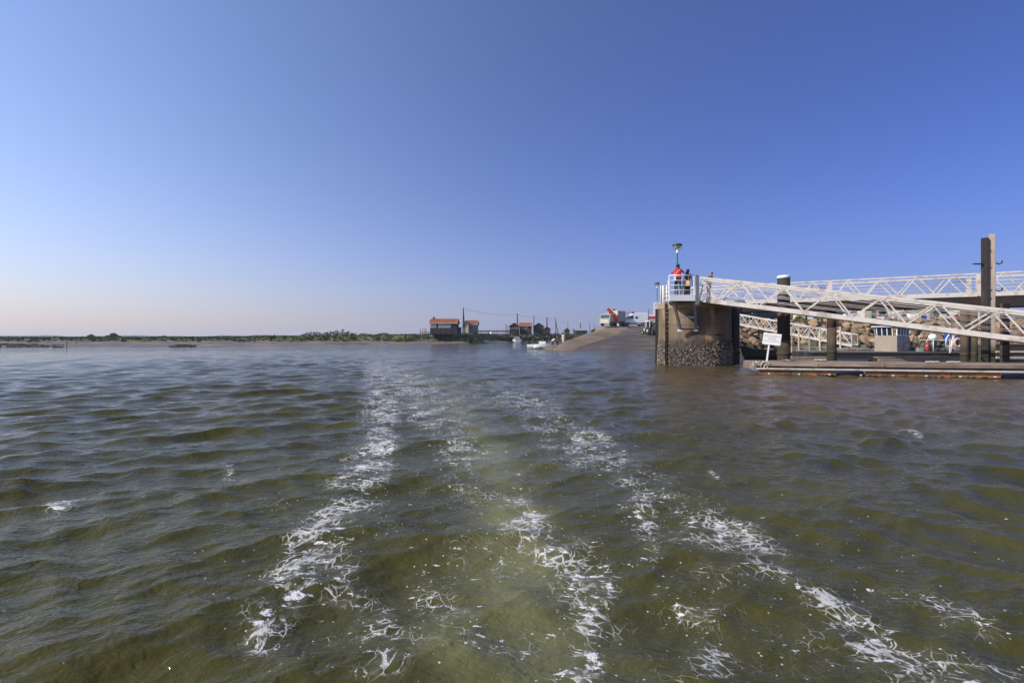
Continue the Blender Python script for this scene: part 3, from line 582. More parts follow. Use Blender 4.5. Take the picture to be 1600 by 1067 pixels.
# ------------------------------------------------------------------ riprap bank
def riprap():
    bank = empty('riprap_bank', (24, 60, 0), 0, 'tall bank of piled tan boulders holding up the quay behind the basin', 'stone bank')
    b = MB(); b.prism([(59.6, -1.5), (66.4, -1.5), (66.4, QZ - .06), (65.4, QZ - .06)], 23.4, 110, axis='X'); b.build('earth_core', mat('dark_bank_earth', (.05, .04, .03), .95), bank)
    vari = []
    for k in range(14):
        m = MB(); m.ico((0, 0, 0), 1.1, 2, .12, (1, .8, .78))
        for j in range(9):   # flatten a few sides so they read as broken rock
            nrm = Vector((random.gauss(0, 1), random.gauss(0, 1), random.gauss(0, 1))).normalized(); cut = random.uniform(.42, .72)
            m.v = [tuple(Vector(v) - nrm * max(0, Vector(v).dot(nrm) - cut)) for v in m.v]
        vari.append(m.mesh('stone', M['stone'] if k < 10 else M['stone_wet']))
    n = 0; rest = MB()
    for row in range(9):
        t = row / 8.4; x = 24.0 + (row % 2) * .5
        while x < 76:
            r = random.choice([.36, .45, .55, .62, .8]) * random.uniform(.85, 1.1) * (1.12 - .25 * t); x += r * 1.35
            p = (x, 59.7 + 5.9 * t + random.uniform(-.25, .15), .1 + (QZ - .25) * t + random.uniform(-.15, .18))
            vis = x < 57 and n < 298
            if vis:
                o = bpy.data.objects.new('stone', random.choice(vari[:10] if row > 1 + (k_ := random.random()) else vari[10:])); COL.objects.link(o); o.parent = bank
                o.location = Vector(p) - bank.location; o.rotation_euler = [random.uniform(-.5, .5), random.uniform(-.5, .5), random.uniform(0, 6.28)]; o.scale = (r * 1.15, r, r * random.uniform(.75, 1.0)); n += 1
            else: rest.ico(p, r, 2, .25, (1.1, .8, .75), rot=Matrix.Rotation(random.uniform(0, 6), 3, 'Z'))
            x += r * .35
    rest.build('stone', M['stone'], bank, kind='stuff')
    print('riprap stones', n)
riprap()
for px, y, w, h, l in [(1249, 66, 1.8, .7, 'green weed tuft on top of the boulder bank above the timber rails'), (1281, 66.1, 1.6, .6, 'smaller green weed tuft on the boulder bank near the rusty pile')]:
    bush(px, y, w, h, l, m='marsh_grass', n=120, base=QZ - .35, cat='weed')
M['girder'] = mat('black_girder', (.014, .012, .012), .9, c2=(.03, .015, .01), scale=2)  # near-black colour of girders and cross beams
# ------------------------------------------------------------------ the pier with its round head
PC = Vector((10.95, 29.05)); PR = 2.05; PU = Vector((.2873, .9578)); PN = Vector((-.9578, .2873))
PF = Vector((-.353, -.936)); PL_ = Vector((-.936, .353))
PTOP = 3.6
def pier_outline(r, notch=True, z=0):
    pts = []; e1 = PC + PN * r; e2 = PC - PN * r; far = 35.2 / PU.y
    pts.append(tuple(e2 + PU * far)); 
    a0 = math.atan2(-PN.y, -PN.x); a1 = math.atan2(PN.y, PN.x)
    if a1 > a0: a1 -= 2 * math.pi
    na = math.atan2(*(math.cos(R(47)) * PF + math.sin(R(47)) * PL_).yx)
    while na > a0: na -= 2 * math.pi
    hw = .155 / r; n = 44; done = False
    for i in range(n + 1):
        a = a0 + (a1 - a0) * i / n
        if notch and abs(a - na) < hw + .01: 
            if not done:
                done = True
                for aa, rr in ((na + hw, r), (na + hw, r - .34), (na - hw, r - .34), (na - hw, r)): pts.append((PC.x + math.cos(aa) * rr, PC.y + math.sin(aa) * rr))
            continue
        pts.append((PC.x + math.cos(a) * r, PC.y + math.sin(a) * r))
    pts.append(tuple(e1 + PU * far)); return pts, na
pol, LAD = pier_outline(PR)
pier = empty('pier', (PC.x, PC.y, 0), 0, 'round-ended concrete pier crusted with oysters at the waterline, carrying the white platform', 'pier')
b = MB(); b.prism(pol, -1.5, 3.28); b.build('wall', M['concrete'], pier)
b = MB(); b.prism(pier_outline(PR + .035)[0], 3.284, PTOP); b.build('coping', mat('pale_coping_concrete', (.34, .27, .19), .9, c2=(.20, .155, .11), scale=2, bump=.015, c3=(.36, .24, .12)), pier)
def skirt(r, z0, z1s):
    pts = pier_outline(r)[0]; pts = pts[1:-1]; n = len(pts); b = MB(); vs = []
    for i, (x, y) in enumerate(pts): vs += [(x, y, z0), (x, y, z1s + .14 * math.sin(i * 1.7) + .10 * math.sin(i * .6 + 2))]
    b.add(vs, [(2 * i, 2 * i + 2, 2 * i + 3, 2 * i + 1) for i in range(n - 1)]); return b
# oysters and barnacles
b = MB(); rg = random.Random(5)
for i in range(9000):
    a = math.atan2(PF.y, PF.x) + rg.uniform(-1.75, 1.6); z = rg.uniform(-.12, 1.62)
    lim = 1.05 + .12 * math.sin(a * 9) + .08 * math.sin(a * 23 + 1) + rg.gauss(0, .14)
    if z > lim and rg.random() > .16 * max(0, 1 - (z - lim) / .35): continue
    if math.sin(a * 13 + 2 * math.sin(z * 7)) * math.sin(z * 9 + 3 * math.sin(a * 5)) > .55 and rg.random() < .75: continue
    if abs((a - LAD + math.pi) % (2 * math.pi) - math.pi) < .085: continue
    nrm = Vector((math.cos(a), math.sin(a), 0)); tg_ = Vector((-math.sin(a), math.cos(a), 0)); c = Vector((PC.x, PC.y, z)) + nrm * (PR + .01)
    s = rg.uniform(.018, .055) * (1.15 if z < .9 else .8); rot = rg.uniform(0, 6.28); u = tg_ * math.cos(rot) + Vector((0, 0, 1)) * math.sin(rot); v = tg_ * -math.sin(rot) + Vector((0, 0, 1)) * math.cos(rot)
    tip = c + nrm * s * rg.uniform(.8, 2.0) + u * s * rg.uniform(-.8, .8)
    b.add([c - u * s * 1.3, c - v * s * .7, c + u * s, c + v * s * .8, tip], [(0, 1, 4), (1, 2, 4), (2, 3, 4), (3, 0, 4)])
b.build('oyster_crust', M['oyster'], pier, kind='stuff')
# timber fenders on the flank that faces the slipway
for k, (dd, w) in enumerate([(.25, .22), (1.3, .22), (3.2, .25), (7.5, .25), (13, .25), (20, .25), (27, .25)]):
    q = PC + PN * (PR + .09) + PU * dd; b = MB(); b.box((q.x, q.y, 1.05), (.2, w, 4.6 - .2 * (k % 2)), rz=math.atan2(PN.y, PN.x)); b.build('fender_timber', M['timber_grey'] if k % 2 else M['timber_dark'], pier)
for z in (2.30,): b = MB(); base = math.atan2(PF.y, PF.x); b.tube([(PC.x + math.cos(base + a) * (PR + .001), PC.y + math.sin(base + a) * (PR + .001), z + .01 * math.sin(a * 30)) for a in np.linspace(-1.5, .70, 40)], .012, 5); b.build('formwork_joint', M['concrete_low'], pier)
# iron clamp bands, bolts and drips on the round head
for z, a0, a1 in [(2.9, -.2, .0), (1.75, .55, .75)]:
    b = MB(); base = math.atan2(PF.y, PF.x); b.tube([(PC.x + math.cos(base + a) * (PR + .02), PC.y + math.sin(base + a) * (PR + .02), z + .03 * math.sin(a * 40)) for a in np.linspace(a0, a1, 5)], .035, 6); b.build('iron_fitting', M['dark'], pier)
ladder = empty('ladder', (PC.x + math.cos(LAD) * (PR - .08), PC.y + math.sin(LAD) * (PR - .08), 0), 0, 'rusty iron ladder let into a dark slot of the round pier head', 'ladder')
lt = Vector((-math.sin(LAD), math.cos(LAD), 0)); ln = Vector((math.cos(LAD), math.sin(LAD), 0)); lc = Vector(ladder.location)
for s in (-1, 1): b = MB(); b.beam(lc + lt * s * .125 + Vector((0, 0, -.6)), lc + lt * s * .125 + Vector((0, 0, 3.7)), .03, .05, up=ln); b.build('rail', M['rust'], ladder)
for k in range(15): b = MB(); z = -.1 + .26 * k; b.tube([lc - lt * .12 + Vector((0, 0, z)), lc + lt * .12 + Vector((0, 0, z))], .016, 6); b.build('rung', M['rust'] if k < 8 else M['alu_dark'], ladder)
# white hoops over the head of the ladder
hoop = empty('ladder_handrail', (lc.x, lc.y, PTOP), 0, 'white tubular handrails with close bars at the ladder head, beside the taller platform railing', 'handrail')
for k, (px, d) in enumerate([(1036, 28.9), (1041.5, 28.5), (1045, 28.2)]):
    q = P(px, 474, d); b = MB()
    top = 4.68 - .02 * k; b.tube([(q.x, q.y, PTOP - .3), (q.x, q.y, top), (q.x + .03, q.y + .45, top + .02), (q.x + .03, q.y + .45, PTOP)], .035 if k else .045, 8); b.build('hoop', M['white'], hoop)
for k in range(4):
    b = MB(); q0 = P(1036, 474, 28.9); q1 = P(1045, 474, 28.2); z = 3.78 + .24 * k; b.tube([(q0.x, q0.y, z), (q1.x, q1.y, z)], .016, 6); b.build('crossbar', M['white'], hoop)
for k in range(3):
    b = MB(); q0 = P(1037.3 + 1.1 * k, 474, 28.8); b.beam((q0.x, q0.y, 3.62), (q0.x, q0.y, 4.55), .03, .03); b.build('bar', M['alu'], hoop)
# prohibition board at the pier's flank
sg = P(1027, 482, 33.5); sb = empty('notice_board', (sg.x - .02, sg.y, 2.6), 0, 'tall white board with two faded red ring symbols on the flank of the pier', 'sign')
b = MB(); b.box((sg.x + .0, sg.y, 3.62), (.52, .03, .82)); b.build('board', M['white'], sb)
pink = mat('faded_red_print', (.62, .30, .28), .7)
for z in (3.80, 3.44):
    b = MB(); n = 20
    vs = [(sg.x + .02 + math.cos(2 * math.pi * k / n) * r, sg.y - .019, z + math.sin(2 * math.pi * k / n) * r) for r in (.155, .115) for k in range(n)]
    b.add(vs, [(k, (k + 1) % n, n + (k + 1) % n, n + k) for k in range(n)]); b.beam((sg.x - .07, sg.y - .019, z + .09), (sg.x + .11, sg.y - .019, z - .09), .004, .03, up=(0, 0, 1)); b.build('ring_symbol', pink, sb)
b = MB(); b.tube([(sg.x, sg.y + .03, 1.9), (sg.x, sg.y + .03, 3.9)], .03); b.build('post', M['green_paint'], sb)

# ------------------------------------------------------------------ platform on the pier head
plat = empty('platform', (9.14, 26.8, 3.56), 0, 'small white railed platform standing out from the pier head, two people on it', 'platform')
X0, X1, Y0, Y1, ZF = 8.47, 9.85, 26.0, 28.9, 3.88
SK = .30  # the platform is askew: its sides run along the pier
def sk(x, y): return x + (y - Y0) * SK
b = MB(); b.box(((X0 + X1) / 2, Y0, 3.72), (X1 - X0, .07, .33)); b.build('fascia', M['white'], plat)
for xx in (X0 + .035, X1 + .02): b = MB(); b.beam((xx, Y0 + .04, 3.72), (sk(xx, Y1), Y1, 3.72), .07, .33); b.build('side_beam', M['alu'], plat)
for k in range(9): b = MB(); b.box((sk((X0 + X1) / 2 + .03, Y0 + .2 + k * .32), Y0 + .20 + k * .32, ZF - .045), (X1 - X0 - .02, .30, .05)); b.build('plank', M['deckgrid'], plat)
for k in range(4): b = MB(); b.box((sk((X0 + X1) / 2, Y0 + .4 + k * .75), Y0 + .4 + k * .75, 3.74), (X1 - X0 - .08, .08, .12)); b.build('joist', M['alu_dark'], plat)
for x, y in ((X0, Y0), (X1 - .06, Y0), (sk(X0, Y0 + 1.25), Y0 + 1.25), (sk(X0, Y0 + 2.5), Y0 + 2.5)): b = MB(); b.beam((x, y, 3.9), (x, y, 4.93), .055, .055); b.build('railing_post', M['white'], plat)
for z, r in ((4.93, .032), (4.66, .018), (4.40, .018), (4.14, .018)):
    b = MB(); b.tube([(X1 - .06, Y0, z), (X0, Y0, z)], r); b.build('rail', M['white'], plat)
    b = MB(); b.tube([(X0, Y0, z), (sk(X0, Y0 + 2.5), Y0 + 2.5, z)], r); b.build('rail', M['white'], plat)
b = MB(); b.beam((X1 + .09, Y0 - .02, 3.35), (X1 + .09, Y0 - .02, 4.95), .09, .12); b.build('hinge_post', M['alu_dark'], plat)
b = MB(); b.beam((X1 + .19, Y0 - .0, 3.35), (X1 + .19, Y0 - .0, 4.9), .04, .06); b.build('hinge_post', M['white'], plat)
F1, F2 = P(1063, 514, 27.1), P(1087.5, 514, 27.02)
for (x, y), f in (((8.72, 26.1), F1), ((9.86, 26.1), F2)):
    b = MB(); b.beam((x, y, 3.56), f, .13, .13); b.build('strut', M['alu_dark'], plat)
    b = MB(); b.box(f + Vector((.0, .03, -.08)), (.22, .14, .12)); b.build('strut_foot', M['white'], plat)
b = MB(); m1, m2 = P(1061.5, 495.5, 26.6), P(1084, 496, 26.6); b.beam(m1, m2, .12, .05); b.build('cross_plate', M['alu'], plat)
b = MB(); b.beam(F1 + Vector((.05, .02, 0)), F2 + Vector((.05, .02, -.02)), .07, .07); b.build('cross_tie', M['dark'], plat)

# ------------------------------------------------------------------ lattice walkways
def truss_side(t, pts_top, pts_bot, apex, node, top_w, bot_h, handrails, m, ends=True, dw=.055, m2=None):
    """pts_*: end points of the rails; apex / node: fractions along the length"""
    T = lambda f: pts_top[0].lerp(pts_top[1], f); Bt = lambda f: pts_bot[0].lerp(pts_bot[1], f)
    b = MB(); b.beam(T(0), T(1), top_w, top_w); b.build('top_rail', m, t)
    b = MB(); b.beam(Bt(0), Bt(1), .07, bot_h); b.build('bottom_chord', m, t)
    up = Vector((0, 0, bot_h / 2)); seq = sorted([(f, 1) for f in apex] + [(f, 0) for f in node])
    for (f0, k0), (f1, k1) in zip(seq[:-1], seq[1:]):
        if k0 == k1: continue
        p = T(f0) if k0 else Bt(f0) + up * .3; q = T(f1) if k1 else Bt(f1) + up * .3
        b = MB(); b.beam(p, q, dw, dw * 1.1); b.build('diagonal_brace', m, t)
    for h in handrails:
        b = MB(); b.tube([Bt(0).lerp(T(0), h), Bt(1).lerp(T(1), h)], (.010 if h < .78 else .018), 6); b.build('handrail', m2 or m, t)
    if ends:
        for f in (0, 1): b = MB(); b.beam(Bt(f), T(f), .06, .07); b.build('end_post', m, t)
def gw(k, off=0):  # near-side line of the long gangway at panel k
    return Vector((10.32 + 1.741 * k + .5 * off, 26.5 - 1.004 * k + .866 * off, 0))
gang = empty('gangway', (10.4, 26.4, 3.4), 0, 'long sloping white lattice gangway leading from the platform down to the floating dock', 'gangway')
K1 = 8.6
def gz(k): return -.35 * k
for off in (0, 1.3):
    ka = -.10 if off == 0 else -.05
    tp = [gw(0.0, off) + Vector((0, 0, 4.87)), gw(K1, off) + Vector((0, 0, 4.87 + gz(K1)))]; bt = [gw(-.12, off) + Vector((0, 0, 3.74 - gz(.12) * -1)), gw(K1 + .1, off) + Vector((0, 0, 3.74 + gz(K1 + .1)))]
    ap = [k / K1 for k in range(0, 9)]; nd = [(k + .42 + .12) / (K1 + .22) for k in range(0, 9)]
    truss_side(gang, tp, bt, ap, nd, .12, .225, (.30, .54, .80), M['alu'], dw=.056)
for k in range(18):
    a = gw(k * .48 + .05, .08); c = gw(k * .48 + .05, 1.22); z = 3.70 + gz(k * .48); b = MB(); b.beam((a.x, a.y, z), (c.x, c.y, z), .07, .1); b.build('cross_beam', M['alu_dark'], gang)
a, c = gw(-.1, .65), gw(K1, .65); b = MB(); b.beam((a.x, a.y, 3.79), (c.x, c.y, 3.79 + gz(K1) - .03), 1.2, .05); b.build('walkway_deck', M['deckgrid'], gang)

def br(t, off=0): return Vector((20.17 + t + .5 * off, 29 - .577 * t + .866 * off, 0))
bridge = empty('footbridge', (13, 33, 3.3), 0, 'level white lattice footbridge on brown piles behind the sloping gangway', 'footbridge')
SEG = [(-7.8, -.80, [-7.12, -5.73, -4.34, -2.95, -1.56]), (-.76, 5.0, [0, 1.39, 2.78, 4.17]), (5.06, 10.9, [5.84, 7.23, 8.62, 10.01])]
for t0, t1, aps in SEG:
    for off in (0, 1.7):
        L_ = t1 - t0; tp = [br(t0, off) + Vector((0, 0, 5.03)), br(t1, off) + Vector((0, 0, 5.03))]; bt = [br(t0, off) + Vector((0, 0, 3.92)), br(t1, off) + Vector((0, 0, 3.92))]
        ap = [(a - t0) / L_ for a in aps]; nd = [(aps[0] - .62 - t0) / L_] + [(a + .72 - t0) / L_ for a in aps]; nd = [min(.985, max(.015, n)) for n in nd]
        truss_side(bridge, tp, bt, ap, nd, .08, .24, (.28, .45, .62, .79), M['alu'], ends=False, dw=.055)
        for tt in (t0, t1):
            q = br(tt, off); b = MB(); b.beam((q.x, q.y, 3.85), (q.x, q.y, 5.03), .16, .06, up=(.5, .866, 0)); b.build('joint_post', M['alu'], bridge)
for off in (.1, 1.6):
    b = MB(); b.beam(br(-8.2, off) + Vector((0, 0, 3.55)), br(11, off) + Vector((0, 0, 3.5)), .16, .56); b.build('girder', M['girder'], bridge)
b = MB(); b.beam(br(-8.2, .85) + Vector((0, 0, 3.845)), br(11, .85) + Vector((0, 0, 3.845)), 1.55, .09); b.build('walkway_deck', M['deckgrid'], bridge)
for k in range(12): b = MB(); a = -7.6 + 1.6 * k; b.beam(br(a, .2) + Vector((0, 0, 3.52)), br(a, 1.5) + Vector((0, 0, 3.52)), .14, .3); b.build('cross_beam', M['girder'], bridge)

def pile(px, d, wpx, ztop, label, m, m2=None, zs=1.2, cap=None, name='pile', group=None, n=20, rust=None):
    x = (px - 800) / FPX * d; r = wpx / 2 * d / FPX; r *= math.cos(math.atan2(x, d)); t = empty(name, (x, d, -1), 0, label, 'pile', group)
    b = MB()
    if m2:
        b.lathe([(r, -1.5), (r, zs)], (x, d, 0), n); b.build('lower_shaft', M[m2], t); b = MB(); b.lathe([(r * .985, zs), (r * .985, ztop)], (x, d, 0), n); b.build('upper_shaft', M[m], t)
    else: b.lathe([(r * 1.03, -1.5), (r, 0), (r * .98, ztop)], (x, d, 0), n); b.build('shaft', M[m], t)
    if rust: b = MB(); b.lathe([(r * .995, rust[0]), (r * .995, rust[1])], (x, d, 0), n); b.build('rust_band', M['rust'], t)
    b = MB(); b.lathe([(r * 1.02, .62), (r * 1.12, .64), (r * 1.12, .78), (r * 1.02, .80)], (x, d, 0), n); b.build('collar', M['rust'], t)
    if cap: b = MB(); b.lathe([(r * 1.05, ztop + .001), (r * 1.05, ztop + .12), (r * .8, ztop + .17)], (x, d, 0), n); b.build('cap', M[cap], t)
    return t
pile(1224.5, 26.6, 21, 4.83, 'fat black mooring pile with a white cap, rising through the gangway lattice', 'pile_black', 'pile_mud', 1.42, 'white', rust=(2.72, 3.02))
G_ = 'piles carrying the footbridge'
pile(1299.5, 30, 15.5, 3.4, 'rusty brown footbridge pile between the black capped pile and the old timber post', 'rust', 'pile_mud', 2.2, group=G_)
pile(1149, 29.0, 14, 3.5, 'black pile close beside the round pier head', 'pile_black', group=G_)
pile(1507, 25.4, 14, 3.3, 'brown silt-covered pile beside the square lifebuoy frame', 'pile_mud', group=G_)
pile(1522.5, 26.2, 11, 3.3, 'thinner brown pile between two thicker ones under the footbridge', 'pile_mud', group=G_)
pile(1512, 29, 15, 3.3, 'reddish rusty footbridge pile seen through the gangway lattice', 'rust', group=G_)
pile(1570, 24.4, 16, 3.3, 'rusty brown footbridge pile past the old timber post', 'rust', 'pile_mud', 1.2, group=G_)

post = empty('timber_post', (23.2, 23.6, -1), 0, 'tall old mooring post of two bolted timbers, one coloured dark as in shade and one grey, with iron hooks', 'mooring post')
d = 23.6; u = d / FPX
def pxx(p): return (p - 800) * u
pr = -math.atan2(pxx(1543), d); b = MB(); b.box((pxx(1538.7), d, 2.5), (.275, .18, 7.9), rz=pr); b.build('shaded_timber', M['timber_dark'], post, bevel=.02)  # shade on this half of the post is put into its dark colour
b = MB(); b.box((pxx(1549.0), d - .03, 2.71), (.245, .22, 7.82), rz=pr); b.build('grey_timber', M['timber_grey'], post, bevel=.015)
for z in (5.9, 5.1, 4.0, 3.6, 2.9): b = MB(); b.lathe([(.035, -.06), (.035, .03)], (pxx(1543.2) - .09, d - .12, z), 8, axis='Y'); b.build('bolt', M['rust'], post)
b = MB(); b.tube([(pxx(1533.4), d - .05, 5.17), (pxx(1518), d - .07, 5.17)], .035, 6); b.build('spike', M['dark'], post)
for z in (5.15, 3.83):
    b = MB(); x0 = pxx(1553.5); b.tube([(x0, d - .1, z + .06), (x0 + .12, d - .12, z), (x0 + .24, d - .13, z + .06), (x0 + .26, d - .13, z + .18)], .03, 6); b.build('hook', M['dark'], post)

# ------------------------------------------------------------------ street lamps
def lamp(px, ytop, d, label):
    x = (px - 800) / FPX * d; zt = EYE + (HZ - ytop) * d / FPX; t = empty('street_lamp', (x, d, PTOP), 0, label, 'street lamp', 'green lamps along the pier')
    b = MB(); b.tube([(0, 0, 0), (0, 0, 1.1), (0, 0, zt - PTOP - .62)], [.07, .055, .04], 10); b.build('pole', M['green_paint'], t, world=False)
    h = zt - PTOP
    b = MB(); b.lathe([(.045, h - .64), (.065, h - .60), (.065, h - .46), (.04, h - .44)], n=12); b.build('collar', M['white'], t, world=False)
    for s in (-1, 1): b = MB(); b.tube([(s * .03, 0, h - .46), (s * .17, 0, h - .38), (s * .25, 0, h - .25), (s * .25, 0, h - .12)], .012, 6); b.build('fork_arm', M['green_paint'], t, world=False)
    b = MB(); b.lathe([(.30, h - .13), (.27, h - .07), (.15, h - .02), (.02, h)], n=20); b.lathe([(.305, h - .155), (.305, h - .13)], n=20); b.build('shade', M['green_paint'], t, world=False)
    b = MB(); b.lathe([(.02, h - .36), (.12, h - .33), (.20, h - .25), (.225, h - .16)], n=20); b.build('lens', M['lens'], t, world=False)
lamp(1058.3, 380, 30.2, 'tall green street lamp with an amber bowl, standing behind the people on the platform')
lamp(1026.6, 441, 52, 'farther green street lamp above the white ring-symbol board')

# ------------------------------------------------------------------ floating dock
DO = Vector((10.44, 20.67)); DU = Vector((.9755, -.220)); DV = Vector((.220, .9755)); DL = 19.0; DW = 2.0
def dk(a, c, z): q = DO + DU * a + DV * c; return Vector((q.x, q.y, z))
dock = empty('floating_dock', (DO.x, DO.y, 0), 0, 'long weathered plank dock floating in front of the piles, notice board on its end', 'floating dock')
segs = [(0, 3.6), (3.62, 7.6), (7.62, 11.4), (11.42, 15.2), (15.22, 19)]
for i in range(8):
    for s0, s1 in segs:
        b = MB(); c = .16 + i * .247; z = .50 + random.uniform(-.014, .016); b.beam(dk(s0 + random.uniform(0, .02), c, z), dk(s1, c, z), .225, .045); b.build('plank', M['plank'], dock)
for k in range(8): s0 = k * 2.4; b = MB(); b.beam(dk(s0 + .01, .02 + .01 * (k % 3), .455 + random.uniform(-.012, .012)), dk(min(19, s0 + 2.38), .02, .455 + random.uniform(-.012, .012)), .07, .13); b.build('edge_beam', M['plank'], dock)
for s0, s1 in ((0, 6.1), (6.13, 12.2), (12.23, 19)):
    b = MB(); b.beam(dk(s0, -.05, .27), dk(s1, -.05, .27), .09, .065); b.build('rubbing_rail', M['alu'], dock)
    b = MB(); b.beam(dk(s0, 1.98, .40), dk(s1, 1.98, .40), .07, .2); b.build('edge_beam', M['timber_dark'], dock)
b = MB(); b.beam(dk(.0, .1, .34), dk(DL, .1, .34), .1, .09); b.build('inner_beam', M['timber_dark'], dock)
for s0, s1, mm in ((.12, 1.35, 'plank_orange'), (1.38, 3.05, 'plank_orange'), (4.15, 5.6, 'plank_orange'), (5.63, 7.1, 'plank_orange'), (7.13, 8.75, 'plank_orange'), (10.2, 12.5, 'plank_orange'), (12.55, 15.5, 'plank_orange'), (15.55, 19, 'plank_orange')):
    b = MB(); b.beam(dk(s0, .04, .12), dk(s1, .04, .12), .05, .20); b.build('fascia_board', M[mm], dock)
for s0, s1 in ((3.08, 4.12), (8.8, 10.15)):
    b = MB(); b.lathe([(.16, s0), (.2, s0 + .05), (.2, s1 - .05), (.16, s1)], n=14, axis='X'); b.v = [tuple(dk(x, .30 + y, z + .08)) for x, y, z in b.v]; b.build('float_drum', mat('dark_blue_float', (.02, .03, .06), .5), dock)
for s in np.arange(.5, 18.6, 1.15): b = MB(); b.box(dk(s, -.02, .06), (.07, .05, .035), rz=-.22); b.build('cleat', M['white'], dock)
for s0, s1 in ((.2, 3.0), (4.2, 8.6), (10.3, 15)):
    b = MB()
    for k in range(int((s1 - s0) * 22)):
        q = dk(random.uniform(s0, s1), .0, random.uniform(-.02, .045)); b.ico(q, random.uniform(.02, .06), 1, .3, (1.4, .6, .7))
    b.build('weed_fringe', M['weed'], dock, kind='stuff')
for s in (-.02,): b = MB(); b.beam(dk(s, 0, .36), dk(s, 2.0, .36), .08, .30); b.build('end_board', M['plank'], dock)
b = MB()
for k in range(26): # worn rope fendering knotted round the end
    a0 = random.uniform(-.05, .5); c0 = random.uniform(-.04, .12); b.tube([dk(a0, c0, random.uniform(.3, .57)), dk(a0 + random.uniform(-.12, .12), c0 + random.uniform(-.1, .2), random.uniform(.25, .6)), dk(a0 + random.uniform(-.15, .15), c0 + .1, random.uniform(.4, .56))], .022, 5)
b.build('rope_wrapping', M['rope'], dock)
def coil(s, c, label, r=.16):
    q = dk(s, c, .53); t = [];
    for k in range(40): a = k * .55; rr = r * (.45 + .55 * math.sin(k * .37) ** 2); t.append(q + Vector((math.cos(a) * rr * 1.6, math.sin(a) * rr, .02 + .05 * abs(math.sin(k * .9)))))
    b = MB(); b.tube(t, .022, 5); o = b.build('rope_coil', M['rope']); tag(o, label, 'rope', 'ropes left on the dock')
for i, (s, c, l) in enumerate([(1.65, 1.3, 'pale rope heap just beside the notice board post'), (3.1, 1.75, 'flat pale rope heap beside the white-capped pile'), (6.9, .8, 'small pale rope coil, first of a pair on the dock under the wheelhouse'), (7.7, .9, 'larger pale rope coil, second of a pair on the dock under the wheelhouse')]): coil(s, c, l)
b = MB(); q = dk(10.9, 1.2, .52); b.tube([q, q + Vector((.1, .3, .35)), q + Vector((.7, .3, .4)), q + Vector((1.0, 0, .0))], .022, 6); o = b.build('mooring_hoop', M['white']); tag(o, 'low white tubular hoop on the dock near the edge of the view', 'mooring hoop')
b = MB(); q = dk(11.4, .9, .55); b.prism([(0, 0), (.9, .0), (.9, .32), (.5, .22)], -.2, .2, axis='Y', origin=q); o = b.build('canvas_bundle', M['white']); tag(o, 'white folded canvas bundle on the dock at the edge of the view', 'canvas')

# notice board on the dock
nb = empty('notice_sign', tuple(dk(.60, .7, .52)), 0, 'white rectangular notice board with three faded lines of lettering on a leaning post', 'sign'); o0 = Vector(nb.location); tilt = Matrix.Rotation(R(7), 3, 'Y')
face = Matrix.Rotation(R(-22), 3, 'Z') @ tilt
def nbp(x, y, z): return o0 + face @ Vector((x, y, z))
b = MB(); b.box(nbp(0, 0, .42), (.06, .05, .86), rot=face); b.build('post', M['white'], nb)
b = MB(); b.box(nbp(.08, -.04, 1.02), (.70, .025, .50), rot=face); b.build('board', M['white'], nb)
b = MB(); b.box(nbp(0, 0, .015), (.62, .3, .04), rot=face); b.build('foot', M['plank'], nb)
def text(name, s, size, loc, rot, m, parent, ext=.002, align='CENTER', **tg):
    cu = bpy.data.curves.new(name, 'FONT'); cu.body = s; cu.size = size; cu.extrude = ext; cu.align_x = align; cu.align_y = 'CENTER'; cu.resolution_u = 3
    tmp = bpy.data.objects.new('tmp', cu); COL.objects.link(tmp); dg = bpy.context.evaluated_depsgraph_get()
    me = bpy.data.meshes.new_from_object(tmp.evaluated_get(dg)); bpy.data.objects.remove(tmp); me.materials.clear(); me.materials.append(m)
    o = bpy.data.objects.new(name, me); COL.objects.link(o)
    if parent is not None: o.parent = parent; o.location = Vector(loc) - wloc(parent)
    else: o.location = loc
    o.rotation_euler = rot; return tag(o, **tg) if tg else o
eul = (face @ Matrix.Rotation(R(90), 3, 'X')).to_euler()
for s, z, sz in (("EMPLACEMENT", 1.14, .092), ("RESERVE", 1.03, .092), ("A LA NAVETTE", .92, .088)): text('lettering', s, sz, nbp(.08, -.056, z), eul, M['text_grey'], nb)
